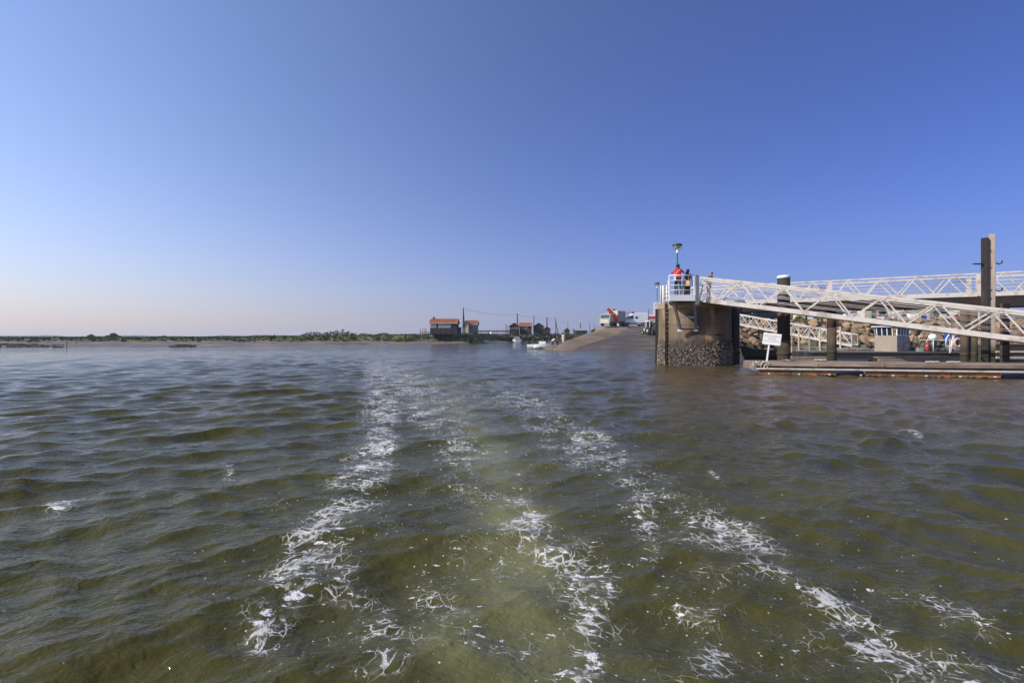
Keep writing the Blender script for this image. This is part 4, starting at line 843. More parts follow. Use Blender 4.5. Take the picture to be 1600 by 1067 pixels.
# ------------------------------------------------------------------ people
def person(loc, rz, H, label, shirt, bottom, skin, hair='hair', pose=None, legs_bare=True, sleeves='short', group=None, extras=None):
    """one continuous skinned figure; pose moves joints given in a 1.75 m body frame (x right, y forward, z up)"""
    k = H / 1.75; J = {'pelvis': (0, 0, .95), 'waist': (0, .01, 1.08), 'chest': (0, .0, 1.30), 'neck': (0, -.01, 1.47), 'head': (0, .02, 1.56), 'crown': (0, .01, 1.69),
         'sl': (-.17, 0, 1.41), 'sr': (.17, 0, 1.41), 'el': (-.24, -.02, 1.14), 'er': (.24, -.02, 1.14), 'wl': (-.25, .08, .90), 'wr': (.25, .08, .90), 'hl': (-.25, .11, .82), 'hr': (.25, .11, .82),
         'pl': (-.09, 0, .90), 'pr': (.09, 0, .90), 'kl': (-.10, .02, .50), 'kr': (.10, .02, .50), 'al': (-.10, -.02, .09), 'ar': (.10, -.02, .09), 'tl': (-.11, .14, .03), 'tr': (.11, .14, .03)}
    if pose: J.update(pose)
    Rr = {'pelvis': (.17, .13), 'waist': (.16, .12), 'chest': (.19, .13), 'neck': (.055, .055), 'head': (.08, .095), 'crown': (.068, .08), 'sl': (.062,) * 2, 'sr': (.062,) * 2, 'el': (.042,) * 2, 'er': (.042,) * 2, 'wl': (.028,) * 2, 'wr': (.028,) * 2,
          'hl': (.034, .02), 'hr': (.034, .02), 'pl': (.09,) * 2, 'pr': (.09,) * 2, 'kl': (.058,) * 2, 'kr': (.058,) * 2, 'al': (.038,) * 2, 'ar': (.038,) * 2, 'tl': (.035, .022), 'tr': (.035, .022)}
    E = [('pelvis', 'waist'), ('waist', 'chest'), ('chest', 'neck'), ('neck', 'head'), ('head', 'crown'), ('chest', 'sl'), ('chest', 'sr'), ('sl', 'el'), ('sr', 'er'), ('el', 'wl'), ('er', 'wr'), ('wl', 'hl'), ('wr', 'hr'),
         ('pelvis', 'pl'), ('pelvis', 'pr'), ('pl', 'kl'), ('pr', 'kr'), ('kl', 'al'), ('kr', 'ar'), ('al', 'tl'), ('ar', 'tr')]
    names = list(J); me = bpy.data.meshes.new('sk'); me.from_pydata([Vector(J[n]) * k for n in names], [(names.index(a), names.index(b)) for a, b in E], [])
    tmp = bpy.data.objects.new('tmp', me); COL.objects.link(tmp); md = tmp.modifiers.new('s', 'SKIN'); md.use_smooth_shade = True
    for i, n in enumerate(names): v = me.skin_vertices[0].data[i]; v.radius = (Rr[n][0] * k, Rr[n][1] * k); v.use_root = n == 'pelvis'
    sb = tmp.modifiers.new('u', 'SUBSURF'); sb.levels = 1; sb.render_levels = 1
    dg = bpy.context.evaluated_depsgraph_get(); bm_ = bpy.data.meshes.new_from_object(tmp.evaluated_get(dg)); bpy.data.objects.remove(tmp)
    b = MB(); vs = [v.co.copy() for v in bm_.vertices]; segs = [(Vector(J[a]) * k, Vector(J[c]) * k, a, c) for a, c in E]
    def region(p):
        best = None
        for a, c, na, nc in segs:
            ab = c - a; t = max(0, min(1, (p - a).dot(ab) / max(1e-6, ab.length_squared))); d = (p - a - ab * t).length
            if best is None or d < best[0]: best = (d, na, nc, t)
        _, na, nc, t = best
        if nc in ('neck',): return 1 if t < .75 else 0
        if na in ('neck', 'head'): return 0
        if na in ('waist', 'chest'): return 1
        if na in ('sl', 'sr'): return 1 if sleeves == 'long' or t < .55 else 0
        if na in ('el', 'er'): return 1 if sleeves == 'long' else 0
        if na in ('wl', 'wr'): return 0
        if na == 'pelvis' and nc == 'waist': return 2 if t < .45 else 1
        if na == 'pelvis' or na in ('pl', 'pr'): return 2
        if na in ('kl', 'kr'): return 0 if legs_bare and t > .12 else 2
        return 3
    F = [tuple(p.vertices) for p in bm_.polygons]; mi = [region(sum((vs[i] for i in f), Vector()) / len(f)) for f in F]
    b.v = [tuple(v) for v in vs]; b.f = F; b.m = mi; b.sm = [True] * len(F)
    for s_, w, h in (('l', 'wl', 'hl'), ('r', 'wr', 'hr')):   # five fingers on each hand, thumb from the side
        W_, H_ = Vector(J[w]) * k, Vector(J[h]) * k; d = (H_ - W_).normalized(); sd = d.cross(Vector((0, 0, 1))); sd = sd.normalized() if sd.length > .1 else Vector((0, 1, 0)); up = sd.cross(d)
        for q, ln in enumerate((.062, .072, .068, .052)):
            a = H_ + sd * (q - 1.5) * .018 * k; b.tube([a, a + d * ln * .6 * k, a + d * ln * k - up * .02 * k], [.009 * k, .0085 * k, .006 * k], 5, 0)
        a = H_ - d * .03 * k + sd * -.03 * k; b.tube([a, a + (d * .6 - sd).normalized() * .05 * k], [.011 * k, .008 * k], 5, 0)
    hd = Vector(J['head']) * k; cr = Vector(J['crown']) * k
    b.tube([hd + Vector((0, .085, .035)) * k, hd + Vector((0, .118, .0)) * k], [.008 * k, .016 * k], 6, 0)
    for s_ in (-1, 1): b.ico(hd + Vector((s_ * .082, .0, .015)) * k, .022 * k, 1, 0, (.5, 1, 1.4), 0); b.ico(hd + Vector((s_ * .032, .088, .04)) * k, .009 * k, 1, 0, (1, 1, 1), 4)
    b.tube([hd + Vector((-.025, .092, -.035)) * k, hd + Vector((.025, .092, -.035)) * k], .006 * k, 5, 5)
    root = empty('person', loc, rz, label, 'person', group)
    b.build('body', [M[skin], M[shirt], M[bottom], M['black'], M['black'], M['red']], root, world=False)
    hb = MB(); c = hd.lerp(cr, .62); pr = []
    vs_, fs_ = ICO[3]; V2 = []
    for v in vs_:
        q = Vector(v); r = .108 * k * (1.04 + .05 * math.sin(q.x * 9) * math.sin(q.z * 8)); q = Vector((q.x * r * .88, q.y * r * 1.05, q.z * r * 1.05))
        V2.append(c + q + Vector((0, -.012 * k, .012 * k)))
    keep = [f for f in fs_ if not (sum(vs_[i].y for i in f) / 3 > .30 and sum(vs_[i].z for i in f) / 3 < .45) and sum(vs_[i].z for i in f) / 3 > -.62]
    hb.add(V2, keep, 0, True); hb.build('hair', M[hair], root, world=False)
    if extras: extras(root, k, J)
    return root
# red shirt, back to us, hands up to the face as if taking a picture
def camera_ex(root, k, J):
    b = MB(); b.box((.04 * k, .30 * k, 1.60 * k), (.13, .07, .09)); b.tube([(.04 * k, .33 * k, 1.60 * k), (.04 * k, .40 * k, 1.60 * k)], .035, 10); o = b.build('camera', M['black'], root, world=False)
    b = MB(); b.box((-.16 * k, -.10 * k, 1.02 * k), (.12, .1, .34)); b.tube([(-.15 * k, -.06 * k, 1.18 * k), (.1 * k, -.13 * k, 1.44 * k)], .012, 5); b.build('shoulder_bag', M['shirt_white'], root, world=False)
person((9.32, 27.15, 3.88), R(-14), 1.83, 'person in a bright red shirt and dark shorts holding up a camera on the platform', 'shirt_red', 'shorts_dark', 'skin_dark', extras=camera_ex,
       pose={'el': (-.33, .10, 1.24), 'wl': (-.12, .26, 1.50), 'hl': (-.04, .30, 1.56), 'er': (.33, .12, 1.28), 'wr': (.17, .26, 1.52), 'hr': (.10, .30, 1.58), 'kl': (-.13, .02, .5), 'al': (-.16, -.02, .09), 'tl': (-.18, .14, .03), 'kr': (.13, 0, .5), 'ar': (.15, -.03, .09), 'tr': (.18, .12, .03)})
def bag_ex(root, k, J):
    b = MB(); b.prism([(-.21, .60), (.21, .60), (.19, .93), (-.19, .93)], -.30, -.20, axis='Y'); b.build('canvas_bag', M['bag'], root, world=False)
    b = MB(); b.tube([(-.12, -.25, .92), (-.1, -.2, 1.12), (-.16, -.02, 1.4)], .011, 5); b.tube([(.12, -.25, .92), (.1, -.2, 1.12), (.16, -.02, 1.4)], .011, 5); b.build('bag_strap', M['bag'], root, world=False)
    b = MB(); b.ico((-.02, -.13, 1.52 * k), .075, 2, .05, (1, 1.2, .8), smooth=True); b.build('hair_knot', M['hair'], root, world=False)
p2 = person((9.97, 27.4, 3.88), R(-38), 1.58, 'person in a dark maroon top with tied hair and a tan canvas bag', 'shirt_maroon', 'jeans', 'skin_dark', extras=bag_ex, legs_bare=True)
person((12.25, 30.1, 3.97), R(205), 1.72, 'older person in a black shirt leaning on the rail where the gangway begins', 'shirt_black', 'shorts_dark', 'skin', hair='hair_grey' if 'hair_grey' in M else 'hair',
       pose={'chest': (0, .10, 1.29), 'neck': (0, .18, 1.44), 'head': (0, .23, 1.52), 'crown': (0, .25, 1.65), 'sl': (-.17, .12, 1.39), 'sr': (.17, .12, 1.39), 'el': (-.25, .26, 1.16), 'er': (.25, .26, 1.16), 'wl': (-.14, .46, 1.12), 'wr': (.14, .46, 1.12), 'hl': (-.06, .50, 1.12), 'hr': (.08, .50, 1.12)})
person((10.78, 29.9, 3.62), R(170), 1.56, 'person in dark clothes mostly hidden behind the platform hinge post', 'shirt_black', 'jeans', 'skin_dark', sleeves='long', legs_bare=False)

# ------------------------------------------------------------------ boats
def hull(name, L, B, H, m, parent, sheer=.25, rake=.35, transom=.8, flare=.2, thick=.05, world=False, deck=None):
    """open hull, bow towards -x, loft of ribs"""
    n = 14; rows = []
    for i in range(n + 1):
        t = i / n; w = B / 2 * (1 - (1 - min(1, t / .55)) ** 2.2) if t < .55 else B / 2 * (1 - (1 - transom) * ((t - .55) / .45) ** 2); w = max(w, .02); top = H + sheer * (1 - t) ** 2
        x = -L / 2 + L * t; xr = x + rake * (1 - t) ** 3
        rows.append([(x, -w, top), (x + (xr - x) * .5, -w * (1 - flare * .5), H * .45), (xr, -w * (1 - flare) * .55, -.15), (xr, 0, -.22), (xr, w * (1 - flare) * .55, -.15), (x + (xr - x) * .5, w * (1 - flare * .5), H * .45), (x, w, top)])
    b = MB(); vs = [p for r in rows for p in r]; k = 7
    fs = [(i * k + j, i * k + j + 1, (i + 1) * k + j + 1, (i + 1) * k + j) for i in range(n) for j in range(k - 1)]; fs += [tuple(n * k + j for j in range(k))]
    inner = [(x * (1 - thick / L), y * (1 - 2 * thick / B), max(z, .06) if abs(z) < 900 else z) for x, y, z in vs]; o = len(vs)
    vs2 = vs + inner; fs += [tuple(reversed([o + q for q in f])) for f in fs]
    fs += [(i * k, (i + 1) * k, o + (i + 1) * k, o + i * k) for i in range(n)] + [((i + 1) * k + 6, i * k + 6, o + i * k + 6, o + (i + 1) * k + 6) for i in range(n)]
    b.add(vs2, fs, 0, False); ob = b.build(name, m, parent, world=world)
    return ob
# grey-green open boat moored in the basin
dg_ = empty('rowing_boat', (P(1192, 560, 35).x, 35.2, 0), R(12), 'dull green open boat with an upswept bow, moored under the boulder bank', 'boat')
hull('hull', 3.6, 1.5, .62, M['hull_green'], dg_, sheer=.35, rake=.5)
b = MB(); b.box((.3, 0, .42), (.25, 1.2, .05)); b.build('thwart', M['plank'], dg_, world=False); b = MB(); b.box((1.3, 0, .45), (.3, 1.1, .05)); b.build('thwart', M['plank'], dg_, world=False)
for s in (-1, 1): b = MB(); b.tube([(-1.78, s * .05, .98), (-1.0, s * .55, .78), (0, s * .74, .68), (1.75, s * .6, .64)], .03, 6); b.build('gunwale', M['grey_boat'], dg_, world=False)

# long blue work barge with a wheelhouse
BA = empty('work_barge', (32, 38, 0), R(-4), 'long dark blue work barge with a grey wheelhouse, moored across the basin', 'barge')
def bp_(px, py, d): p = P(px, py, d); return p
b = MB(); b.prism([(-8.9, .05), (-8.4, -.3), (9.5, -.3), (10, .5), (-8.9, .44)], -1.5, 1.5, axis='Y'); b.build('hull', M['hull_blue'], BA, world=False)
b = MB(); b.box((.4, 0, .475), (18.2, 2.9, .05)); b.build('deck', M['deckgrid'], BA, world=False)
b = MB(); b.beam((-8.8, -1.52, .40), (9.8, -1.52, .44), .07, .09); b.build('rub_rail', M['timber_grey'], BA, world=False)
wl = bp_(1397, 550, 38); bx = wl.x - 32
wh = empty('wheelhouse', (bx, .1, .5), R(33)); wh.parent = BA
def whb(name, m, f): b = MB(); f(b); return b.build(name, m, wh, world=False)
whb('cabin_wall', M['grey_boat'], lambda b: b.box((0, -.72, .62), (1.9, .05, 1.24)))
whb('cabin_wall', M['grey_boat_warm'], lambda b: b.box((-.95, 0, .62), (.05, 1.5, 1.24)))
whb('cabin_wall', M['grey_boat'], lambda b: b.box((.95, 0, .62), (.05, 1.5, 1.24))); whb('cabin_wall', M['grey_boat'], lambda b: b.box((0, .75, .95), (1.9, .05, 1.9)))
whb('roof', mat('pale_blue_grey_roof', (.34, .36, .46), .5), lambda b: b.prism([(-1.2, 1.88), (1.1, 1.9), (1.1, 1.99), (-1.1, 2.0)], -.95, .92, axis='Y'))
for x in (-.93, -.40, .12, .50, .93): whb('window_post', M['white'], lambda b: b.beam((x, -.72, 1.24), (x, -.72, 1.89), .07, .06))
for x, w in ((-.66, .44), (-.14, .42), (.31, .30), (.72, .34)): whb('window_pane', M['glass'], lambda b: b.box((x, -.69, 1.56), (w, .015, .56)))
for y in (-.45, -.1, .25, .6): whb('window_post', M['white'], lambda b: b.beam((-.95, y, 1.24), (-1.03, y, 1.89), .05, .06))
whb('window_sill', M['white'], lambda b: b.box((.12, -.755, 1.25), (1.7, .03, .05))); whb('door', M['grey_boat'], lambda b: b.box((.32, -.76, .62), (.55, .03, 1.15)))
whb('handle', M['dark'], lambda b: b.box((.12, -.79, .62), (.08, .03, .03)))
whb('window_pane', M['glass'], lambda b: b.box((-.95, .1, 1.56), (.015, 1.2, .56)))
for x in (2.0, 3.3, 4.9, 6.4): b = MB(); b.tube([(bx + x, -1.35, .5), (bx + x, -1.35, 1.42)], .03, 6); b.build('stanchion', M['white'], BA, world=False)
b = MB(); b.tube([(bx + 1.0, -1.35, 1.40), (bx + 6.4, -1.35, 1.40)], .028, 6); b.build('guard_rail', M['alu'], BA, world=False)
b = MB(); b.lathe([(.14, -.35), (.42, -.30), (.42, -.22), (.16, -.18), (.16, .18), (.42, .22), (.42, .30), (.14, .35)], (bx + 4.3, -.5, 1.0), 16, axis='X'); b.build('winch_drum', M['rust'], BA, world=False)
b = MB(); b.box((bx + 4.3, -.5, .75), (1.0, .7, .5)); b.build('winch_bed', M['grey_boat'], BA, world=False)
b = MB(); b.tube([(bx + 3.6, -.9, .5), (bx + 3.9, -.7, 1.3), (bx + 4.2, -.5, 2.1)], [.08, .09, .07], 8); b.build('davit', M['cream'], BA, world=False)
b = MB(); b.lathe([(.26, 0), (.28, .18), (.25, .32), (.14, .42), (.03, .44)], (bx + 2.75, -.3, 1.42), 14); b.build('engine_cowl', M['white_clean'], BA, world=False)
b = MB(); b.lathe([(.24, 0), (.26, .92)], (bx + 2.75, -.3, .5), 14); b.build('engine_casing', M['dark'], BA, world=False)
b = MB(); b.box((bx + 4.9, .5, 1.55), (1.0, .5, .85)); b.box((bx + 5.3, .3, .9), (.5, .5, .8)); b.build('deck_locker', M['blue'], BA, world=False)
b = MB(); b.lathe([(.10, 0), (.12, .05), (.12, .42), (.05, .48)], (bx + 1.9, -.9, .62), 10); b.build('fuel_drum', M['red'], BA, world=False)
for k in range(6): b = MB(); b.tube([(bx + 1.5 + k * .33, .9, .5), (bx + 1.9 + k * .4, .8, 2.2 - .15 * (k % 3))], .03, 5); b.build('oyster_pole', M['wood_brown' if k % 2 else 'cream'], BA, world=False)

rb = random.Random(21)
for k in range(16):   # gear lying about the deck
    x = bx + 1.6 + rb.uniform(0, 5.5); y = rb.uniform(-.9, 1.1); nmg = ['crate', 'hose_coil', 'net_heap', 'oyster_pole'][k % 4]; b = MB()
    if nmg == 'crate': b.box((x, y, .5 + .14), (.5, .35, .28), rz=rb.uniform(0, 3)); mm = ['cream', 'blue', 'grey_boat', 'rust'][k // 4]
    elif nmg == 'hose_coil': b.tube([(x + .22 * math.cos(a), y + .22 * math.sin(a), .55 + .012 * a) for a in np.arange(0, 19, .5)], .025, 5); mm = 'hull_blue'
    elif nmg == 'net_heap': b.ico((x, y, .62), .3, 2, .3, (1.3, 1, .7)); mm = 'hull_green'
    else: b.tube([(x, y, .5), (x + rb.uniform(-.8, .8), y, rb.uniform(1.3, 2.1))], .03, 5); mm = 'wood_brown'
    b.build(nmg, M[mm], BA, world=False)

# lifebuoy in a white frame
lf = P(1493.5, 549, 34); fr = empty('lifebuoy_stand', (lf.x, 34, .5), 0, 'square white frame holding a faded orange and white lifebuoy, beside the brown piles', 'lifebuoy stand')
for x in (-.42, .42): b = MB(); b.beam((x, 0, 0), (x, 0, 1.55), .05, .05); b.build('frame_post', M['white'], fr, world=False)
for z in (.35, 1.2): b = MB(); b.beam((-.42, 0, z), (.42, 0, z), .05, .05); b.build('frame_rail', M['white'], fr, world=False)
b = MB(); n = 24; b.tube([(math.cos(2 * math.pi * i / n) * .28 + .08, -.09, .72 + math.sin(2 * math.pi * i / n) * .28) for i in range(n + 1)], .085, 8); b.build('lifebuoy', M['ring'], fr, world=False)
b = MB(); b.tube([(-.75, -.05, .5), (-.72, -.05, 1.0), (-.5, -.05, 1.35), (-.1, -.05, 1.45)], .04, 6); b.build('hoop', M['white'], fr, world=False)
b = MB(); b.ico((-.15, -.08, 1.32), .14, 2, .3); b.ico((.12, -.08, 1.36), .12, 2, .3); b.build('float_cluster', M['ring'], fr, world=False)

def pontoon(px0, px1, d, z, depth, label, mm='plank', n=5, th=.28, d1=None):
    a = P(px0, HZ, d); c = P(px1, HZ, d1 or d); t = empty('pontoon', ((a.x + c.x) / 2, d, 0), 0, label, 'pontoon', 'low plank pontoons in the basin')
    u = Vector((c.x - a.x, c.y - a.y, 0)).normalized(); v = Vector((-u.y, u.x, 0))
    for i in range(n): b = MB(); o = v * (depth * (i + .5) / n) + Vector((0, 0, z)); b.beam(Vector((a.x, a.y, 0)) + o, Vector((c.x, c.y, 0)) + o, depth / n * .93, .05); b.build('plank', M[mm], t)
    b = MB(); b.beam(Vector((a.x, a.y, z - .16)) - v * .02, Vector((c.x, c.y, z - .16)) - v * .02, .08, th * .7); b.build('side_beam', M[mm], t)
    b = MB(); b.beam(Vector((a.x, a.y, .02)) + v * depth / 2, Vector((c.x, c.y, .02)) + v * depth / 2, depth * .8, .26); b.build('float', M['timber_dark'], t); return t
pontoon(1238, 1300, 31, .30, 1.2, 'short brown plank pontoon just behind the white-capped pile')
pontoon(1372, 1500, 30.5, .33, 1.0, 'long brown plank pontoon in front of the wheelhouse barge')
pontoon(1236, 1392, 44, .42, 2.0, 'pale plank pontoon at the foot of the small gangway', n=6)
pontoon(1562, 1640, 29.5, .25, 1.0, 'brown plank pontoon past the piles at the edge of the view')
gb = P(1600, 550, 33); bl = empty('timber_barge', (gb.x, 33, 0), 0, 'high-sided grey timber barge with rubbing strakes past the pile cluster', 'barge')
b = MB(); b.box((gb.x + 1.6, 33.8, .52), (7, 1.6, 1.1)); b.build('hull', M['timber_grey'], bl)
for z in (.22, .62): b = MB(); b.box((gb.x + 1.6, 32.97, z), (7.05, .08, .12)); b.build('rubbing_strake', M['cream'], bl)
b = MB(); b.box((gb.x + 1.6, 33.8, 1.12), (7.1, 1.7, .07)); b.build('deck', M['plank'], bl)

# small gangway down to the basin pontoon
sgw = empty('gangway', (P(1120, 505, 55).x, 55, 3), 0, 'smaller white lattice gangway in the basin, in front of the boulder bank', 'gangway')
A0, A1 = Vector((25.0, 55.5, 0)), Vector((P(1331, 541, 44).x, 44, 0)); nn = (A1 - A0).normalized(); n2 = Vector((-nn.y, nn.x, 0))
for off in (0, .95):
    tp = [A0 + n2 * off + Vector((0, 0, 4.35)), A1 + n2 * off + Vector((0, 0, 1.86))]; bt = [A0 + n2 * off + Vector((0, 0, 3.28)), A1 + n2 * off + Vector((0, 0, .82))]
    truss_side(sgw, tp, bt, [(.15 + i * 1.9) / 16.5 for i in range(9)], [(.95 + .15 + i * 1.9) / 16.5 for i in range(8)] + [.999], .08, .17, (.5,), M['alu'], dw=.06 if off == 0 else .035)
b = MB(); b.beam(A0 + n2 * .6 + Vector((0, 0, 3.3)), A1 + n2 * .6 + Vector((0, 0, .84)), 1.1, .05); b.build('walkway_deck', M['deckgrid'], sgw)
lg = empty('landing_gate', (P(1280, 550, 42).x, 42, .4), 0, 'pale open gate of tall posts and rails on the pontoon, between two big piles', 'gate')
for px, w in ((1237, 1), (1248, 2), (1264.5, .8), (1281, 3), (1313, 2)):
    x = (px - 800) / FPX * 42; b = MB(); b.beam((x, 42, .3), (x, 42, EYE + (HZ - 511) * 42 / FPX), w * 42 / FPX, .08); b.build('post', M['cream'] if w > 1 else M['alu'], lg)
for py, a, c in ((511.5, 1236, 1290), (544, 1236, 1292), (541.5, 1236, 1292)): p, q = P(a, py, 42), P(c, py, 42); b = MB(); b.beam(p, q, .05, .11 if py < 520 else .05); b.build('rail', M['cream'], lg)
pl = P(1335, 546, 41); pk = empty('wooden_pallet', (pl.x, 41, .5), 0, 'pale wooden pallet lying on the pontoon before the wheelhouse', 'pallet')
for k in range(5): b = MB(); b.box((pl.x + .25 + k * .0, 41 + k * .22, .62), (2.6, .16, .035)); b.build('plank', M['cream'], pk)
for x in (-.9, .2, 1.4): b = MB(); b.box((pl.x + x, 41.45, .545), (.1, 1.1, .11)); b.build('bearer', M['plank'], pk)
# ------------------------------------------------------------------ vehicles
def wheel(t, x, y, r, w=.2, spin=1):
    b = MB(); b.lathe([(r * .6, -w / 2), (r * .97, -w / 2), (r, -w * .3), (r, w * .3), (r * .97, w / 2), (r * .6, w / 2)], (x, y, r), 16, axis='Y'); o = b.build('wheel', M['black'], t, world=False)
    b = MB(); b.lathe([(.03, -w * .5 - .012), (r * .58, -w * .5 + .01), (r * .6, w * .5), (.03, w * .5 + .012)], (x, y, r), 12, axis='Y'); b.build('hub', M['hub'], o, world=False)
def van(loc, rz, label, L=5.4, W=2.0, H=2.5, paint='white_clean', group=None):
    """nose towards -x"""
    t = empty('van', loc, rz, label, 'van', group); h = L / 2
    prof = [(-h, .35), (-h - .02, .85), (-h + .12, 1.12), (-h + .85, 1.35), (-h + 1.55, H * .83), (-h + 2.0, H * .95), (-h + 2.8, H), (h - .1, H), (h, H - .2), (h, .35)]
    b = MB(); b.prism(prof, -W / 2, W / 2, axis='Y'); b.build('body', M[paint], t, world=False, bevel=.06)
    for s in (-1, 1):
        b = MB(); b.prism([(-h + 1.02, 1.38), (-h + 1.62, H * .80), (-h + 2.1, H * .80), (-h + 2.1, 1.38)], s * W / 2 - .01, s * W / 2 + .012, axis='Y'); b.build('side_window', M['glass'], t, world=False)
        b = MB(); b.prism([(-h + 2.45, 1.42), (-h + 2.45, H * .72), (-h + 3.0, H * .72), (-h + 3.0, 1.42)], s * W / 2 - .01, s * W / 2 + .010, axis='Y'); b.build('side_window', M['glass'], t, world=False)
        b = MB(); b.box((-h + 1.0, s * (W / 2 + .12), 1.45), (.14, .2, .24)); b.build('mirror', M['dark'], t, world=False)
        b = MB(); b.box((0, s * W / 2, .62), (L * .8, .03, .12)); b.build('side_strip', M['dark'], t, world=False)
        b = MB(); b.box((-h + .08, s * W * .36, .98), (.12, .3, .18)); b.build('headlight', M['glass_pale'], t, world=False)
        b = MB(); b.box((h, s * W * .45, 1.2), (.03, .12, .4)); b.build('tail_light', M['red'], t, world=False)
        for x in (-h + .95, h - 1.1): wheel(t, x, s * (W / 2 - .08), .36)
    b = MB(); b.add([(-h + .80, -W * .42, 1.37), (-h + .80, W * .42, 1.37), (-h + 1.53, W * .40, H * .81), (-h + 1.53, -W * .40, H * .81)], [(0, 1, 2, 3)]); b.v = [(x - .02, y, z + .015) for x, y, z in b.v]; b.build('windscreen', M['glass'], t, world=False)
    b = MB(); b.box((0, 0, .3), (L * .9, W * .8, .12)); b.build('underbody', M['dark'], t, world=False); return t
def car(loc, rz, label, paint, L=4.1, W=1.7, H=1.45, group=None):
    t = empty('car', loc, rz, label, 'car', group); h = L / 2
    prof = [(-h, .3), (-h, .68), (-h + .25, .82), (-h + 1.05, .93), (-h + 1.75, H), (h - .75, H * .99), (h - .12, .95), (h, .75), (h, .3)]
    b = MB(); b.prism(prof, -W / 2, W / 2, axis='Y'); b.build('body', M[paint], t, world=False, bevel=.07)
    for s in (-1, 1):
        b = MB(); b.prism([(-h + 1.25, .95), (-h + 1.82, H - .1), (h - .85, H - .11), (h - .35, .95)], s * W / 2 - .01, s * W / 2 + .012, axis='Y'); b.build('side_window', M['glass'], t, world=False)
        for x in (-h + .75, h - .75): wheel(t, x, s * (W / 2 - .06), .31, .18)
        b = MB(); b.box((-h + .06, s * W * .36, .68), (.1, .28, .14)); b.build('headlight', M['glass_pale'], t, world=False)
    b = MB(); b.add([(-h + 1.07, -W * .41, .96), (-h + 1.07, W * .41, .96), (-h + 1.72, W * .38, H - .06), (-h + 1.72, -W * .38, H - .06)], [(0, 1, 2, 3)]); b.v = [(x - .03, y, z + .02) for x, y, z in b.v]; b.build('windscreen', M['glass'], t, world=False); return t
def gp(px, d): return (px - 800) / FPX * d

van((gp(991.5, 94), 94.5, 3.78), R(4), 'tall white panel van with a small side window, next to the crane truck', L=5.0, H=2.55)
# truck seen from the front quarter with an orange loader crane
tk = empty('crane_truck', (gp(960, 92), 92.5, 3.72), R(44), 'flatbed truck with a beige box body and a folded orange loader crane', 'truck')
b = MB(); b.box((.95, 0, 1.95), (2.7, 2.3, 1.95)); b.build('box_body', M['tarp'], tk, world=False, bevel=.04)
b = MB(); b.box((-.1, 0, .75), (4.8, 1.0, .3)); b.build('chassis', M['dark'], tk, world=False)
b = MB(); b.prism([(-3.0, .5), (-3.0, 1.35), (-2.75, 2.15), (-1.6, 2.3), (-1.6, .5)], -1.1, 1.1, axis='Y'); b.build('cab', M['cream'], tk, world=False, bevel=.05)
b = MB(); b.add([(-3.03, -1.0, 1.22), (-3.03, 1.0, 1.22), (-2.80, 1.0, 2.10), (-2.80, -1.0, 2.10)], [(0, 1, 2, 3)]); b.build('windscreen', M['glass'], tk, world=False)
b = MB(); b.box((-3.05, 0, 1.02), (.06, 1.7, .28)); b.build('grille', M['cream'], tk, world=False); b = MB(); b.box((-3.06, 0, .62), (.12, 2.2, .22)); b.build('bumper', M['hub'], tk, world=False)
for s in (-1, 1):
    for x in (-2.3, .9, 1.9): wheel(tk, x, s * .98, .45, .28)
    b = MB(); b.box((-3.0, s * .85, .95), (.1, .25, .2)); b.build('headlight', M['glass_pale'], tk, world=False)
b = MB(); b.beam((-1.0, -1.3, .5), (-1.0, -1.3, 1.95), .42, .42); b.build('crane_post', M['orange'], tk, world=False)
b = MB(); b.beam((-1.05, -1.3, 1.7), (-2.5, -.25, 3.25), .42, .5); b.build('crane_arm', M['orange'], tk, world=False)
b = MB(); b.beam((-1.25, -1.45, 1.2), (-2.75, -.7, 2.6), .2, .26); b.build('crane_arm', M['orange'], tk, world=False)
b = MB(); b.beam((-1.0, -.8, 1.3), (-2.6, -.8, 1.45), .2, .22); b.build('crane_arm', M['orange'], tk, world=False)
b = MB(); b.ico((.8, .5, 3.15), .24, 2, .2, (1, 1, .8)); b.box((.8, .5, 3.0), (.1, .1, .2)); b.build('roof_vent', M['black'], tk, world=False)
# pale tractor on the slipway
tr = empty('tractor', (gp(1014.5, 78), 78, ramp_z(78) - .02), R(-72), 'small dusty white tractor with a yellow front weight, parked on the slipway beside the pier', 'tractor')
b = MB(); b.prism([(-1.25, .55), (-1.25, 1.1), (-.1, 1.3), (-.1, .6)], -.28, .28, axis='Y'); b.build('bonnet', M['grey_boat_warm'], tr, world=False)
b = MB(); b.box((-1.33, 0, .62), (.14, .5, .42)); b.build('front_weight', mat('dull_yellow_paint', (.55, .40, .10), .6), tr, world=False)
b = MB(); b.box((.55, 0, .95), (1.2, .8, .4)); b.build('rear_body', M['grey_boat_warm'], tr, world=False)
for x, y in ((0, -.55), (0, .55), (1.05, -.6), (1.05, .6)): b = MB(); b.beam((x, y, 1.0), (x, y, 2.15), .08, .08); b.build('cab_pillar', M['white'], tr, world=False)
b = MB(); b.box((.52, 0, 2.19), (1.3, 1.35, .09)); b.build('cab_roof', M['white'], tr, world=False); b = MB(); b.box((-.01, 0, 1.72), (.02, 1.02, .78)); b.build('windscreen', M['glass_pale'], tr, world=False)
b = MB(); b.tube([(-.6, .18, 1.2), (-.6, .18, 1.95)], .04, 6); b.build('exhaust', M['dark'], tr, world=False)
b = MB(); b.box((.35, 0, 1.15), (.45, .45, .12)); b.box((.58, 0, 1.4), (.1, .45, .5)); b.build('seat', M['black'], tr, world=False)
for s in (-1, 1): wheel(tr, -.95, s * .62, .36, .22); wheel(tr, .75, s * .72, .66, .36)
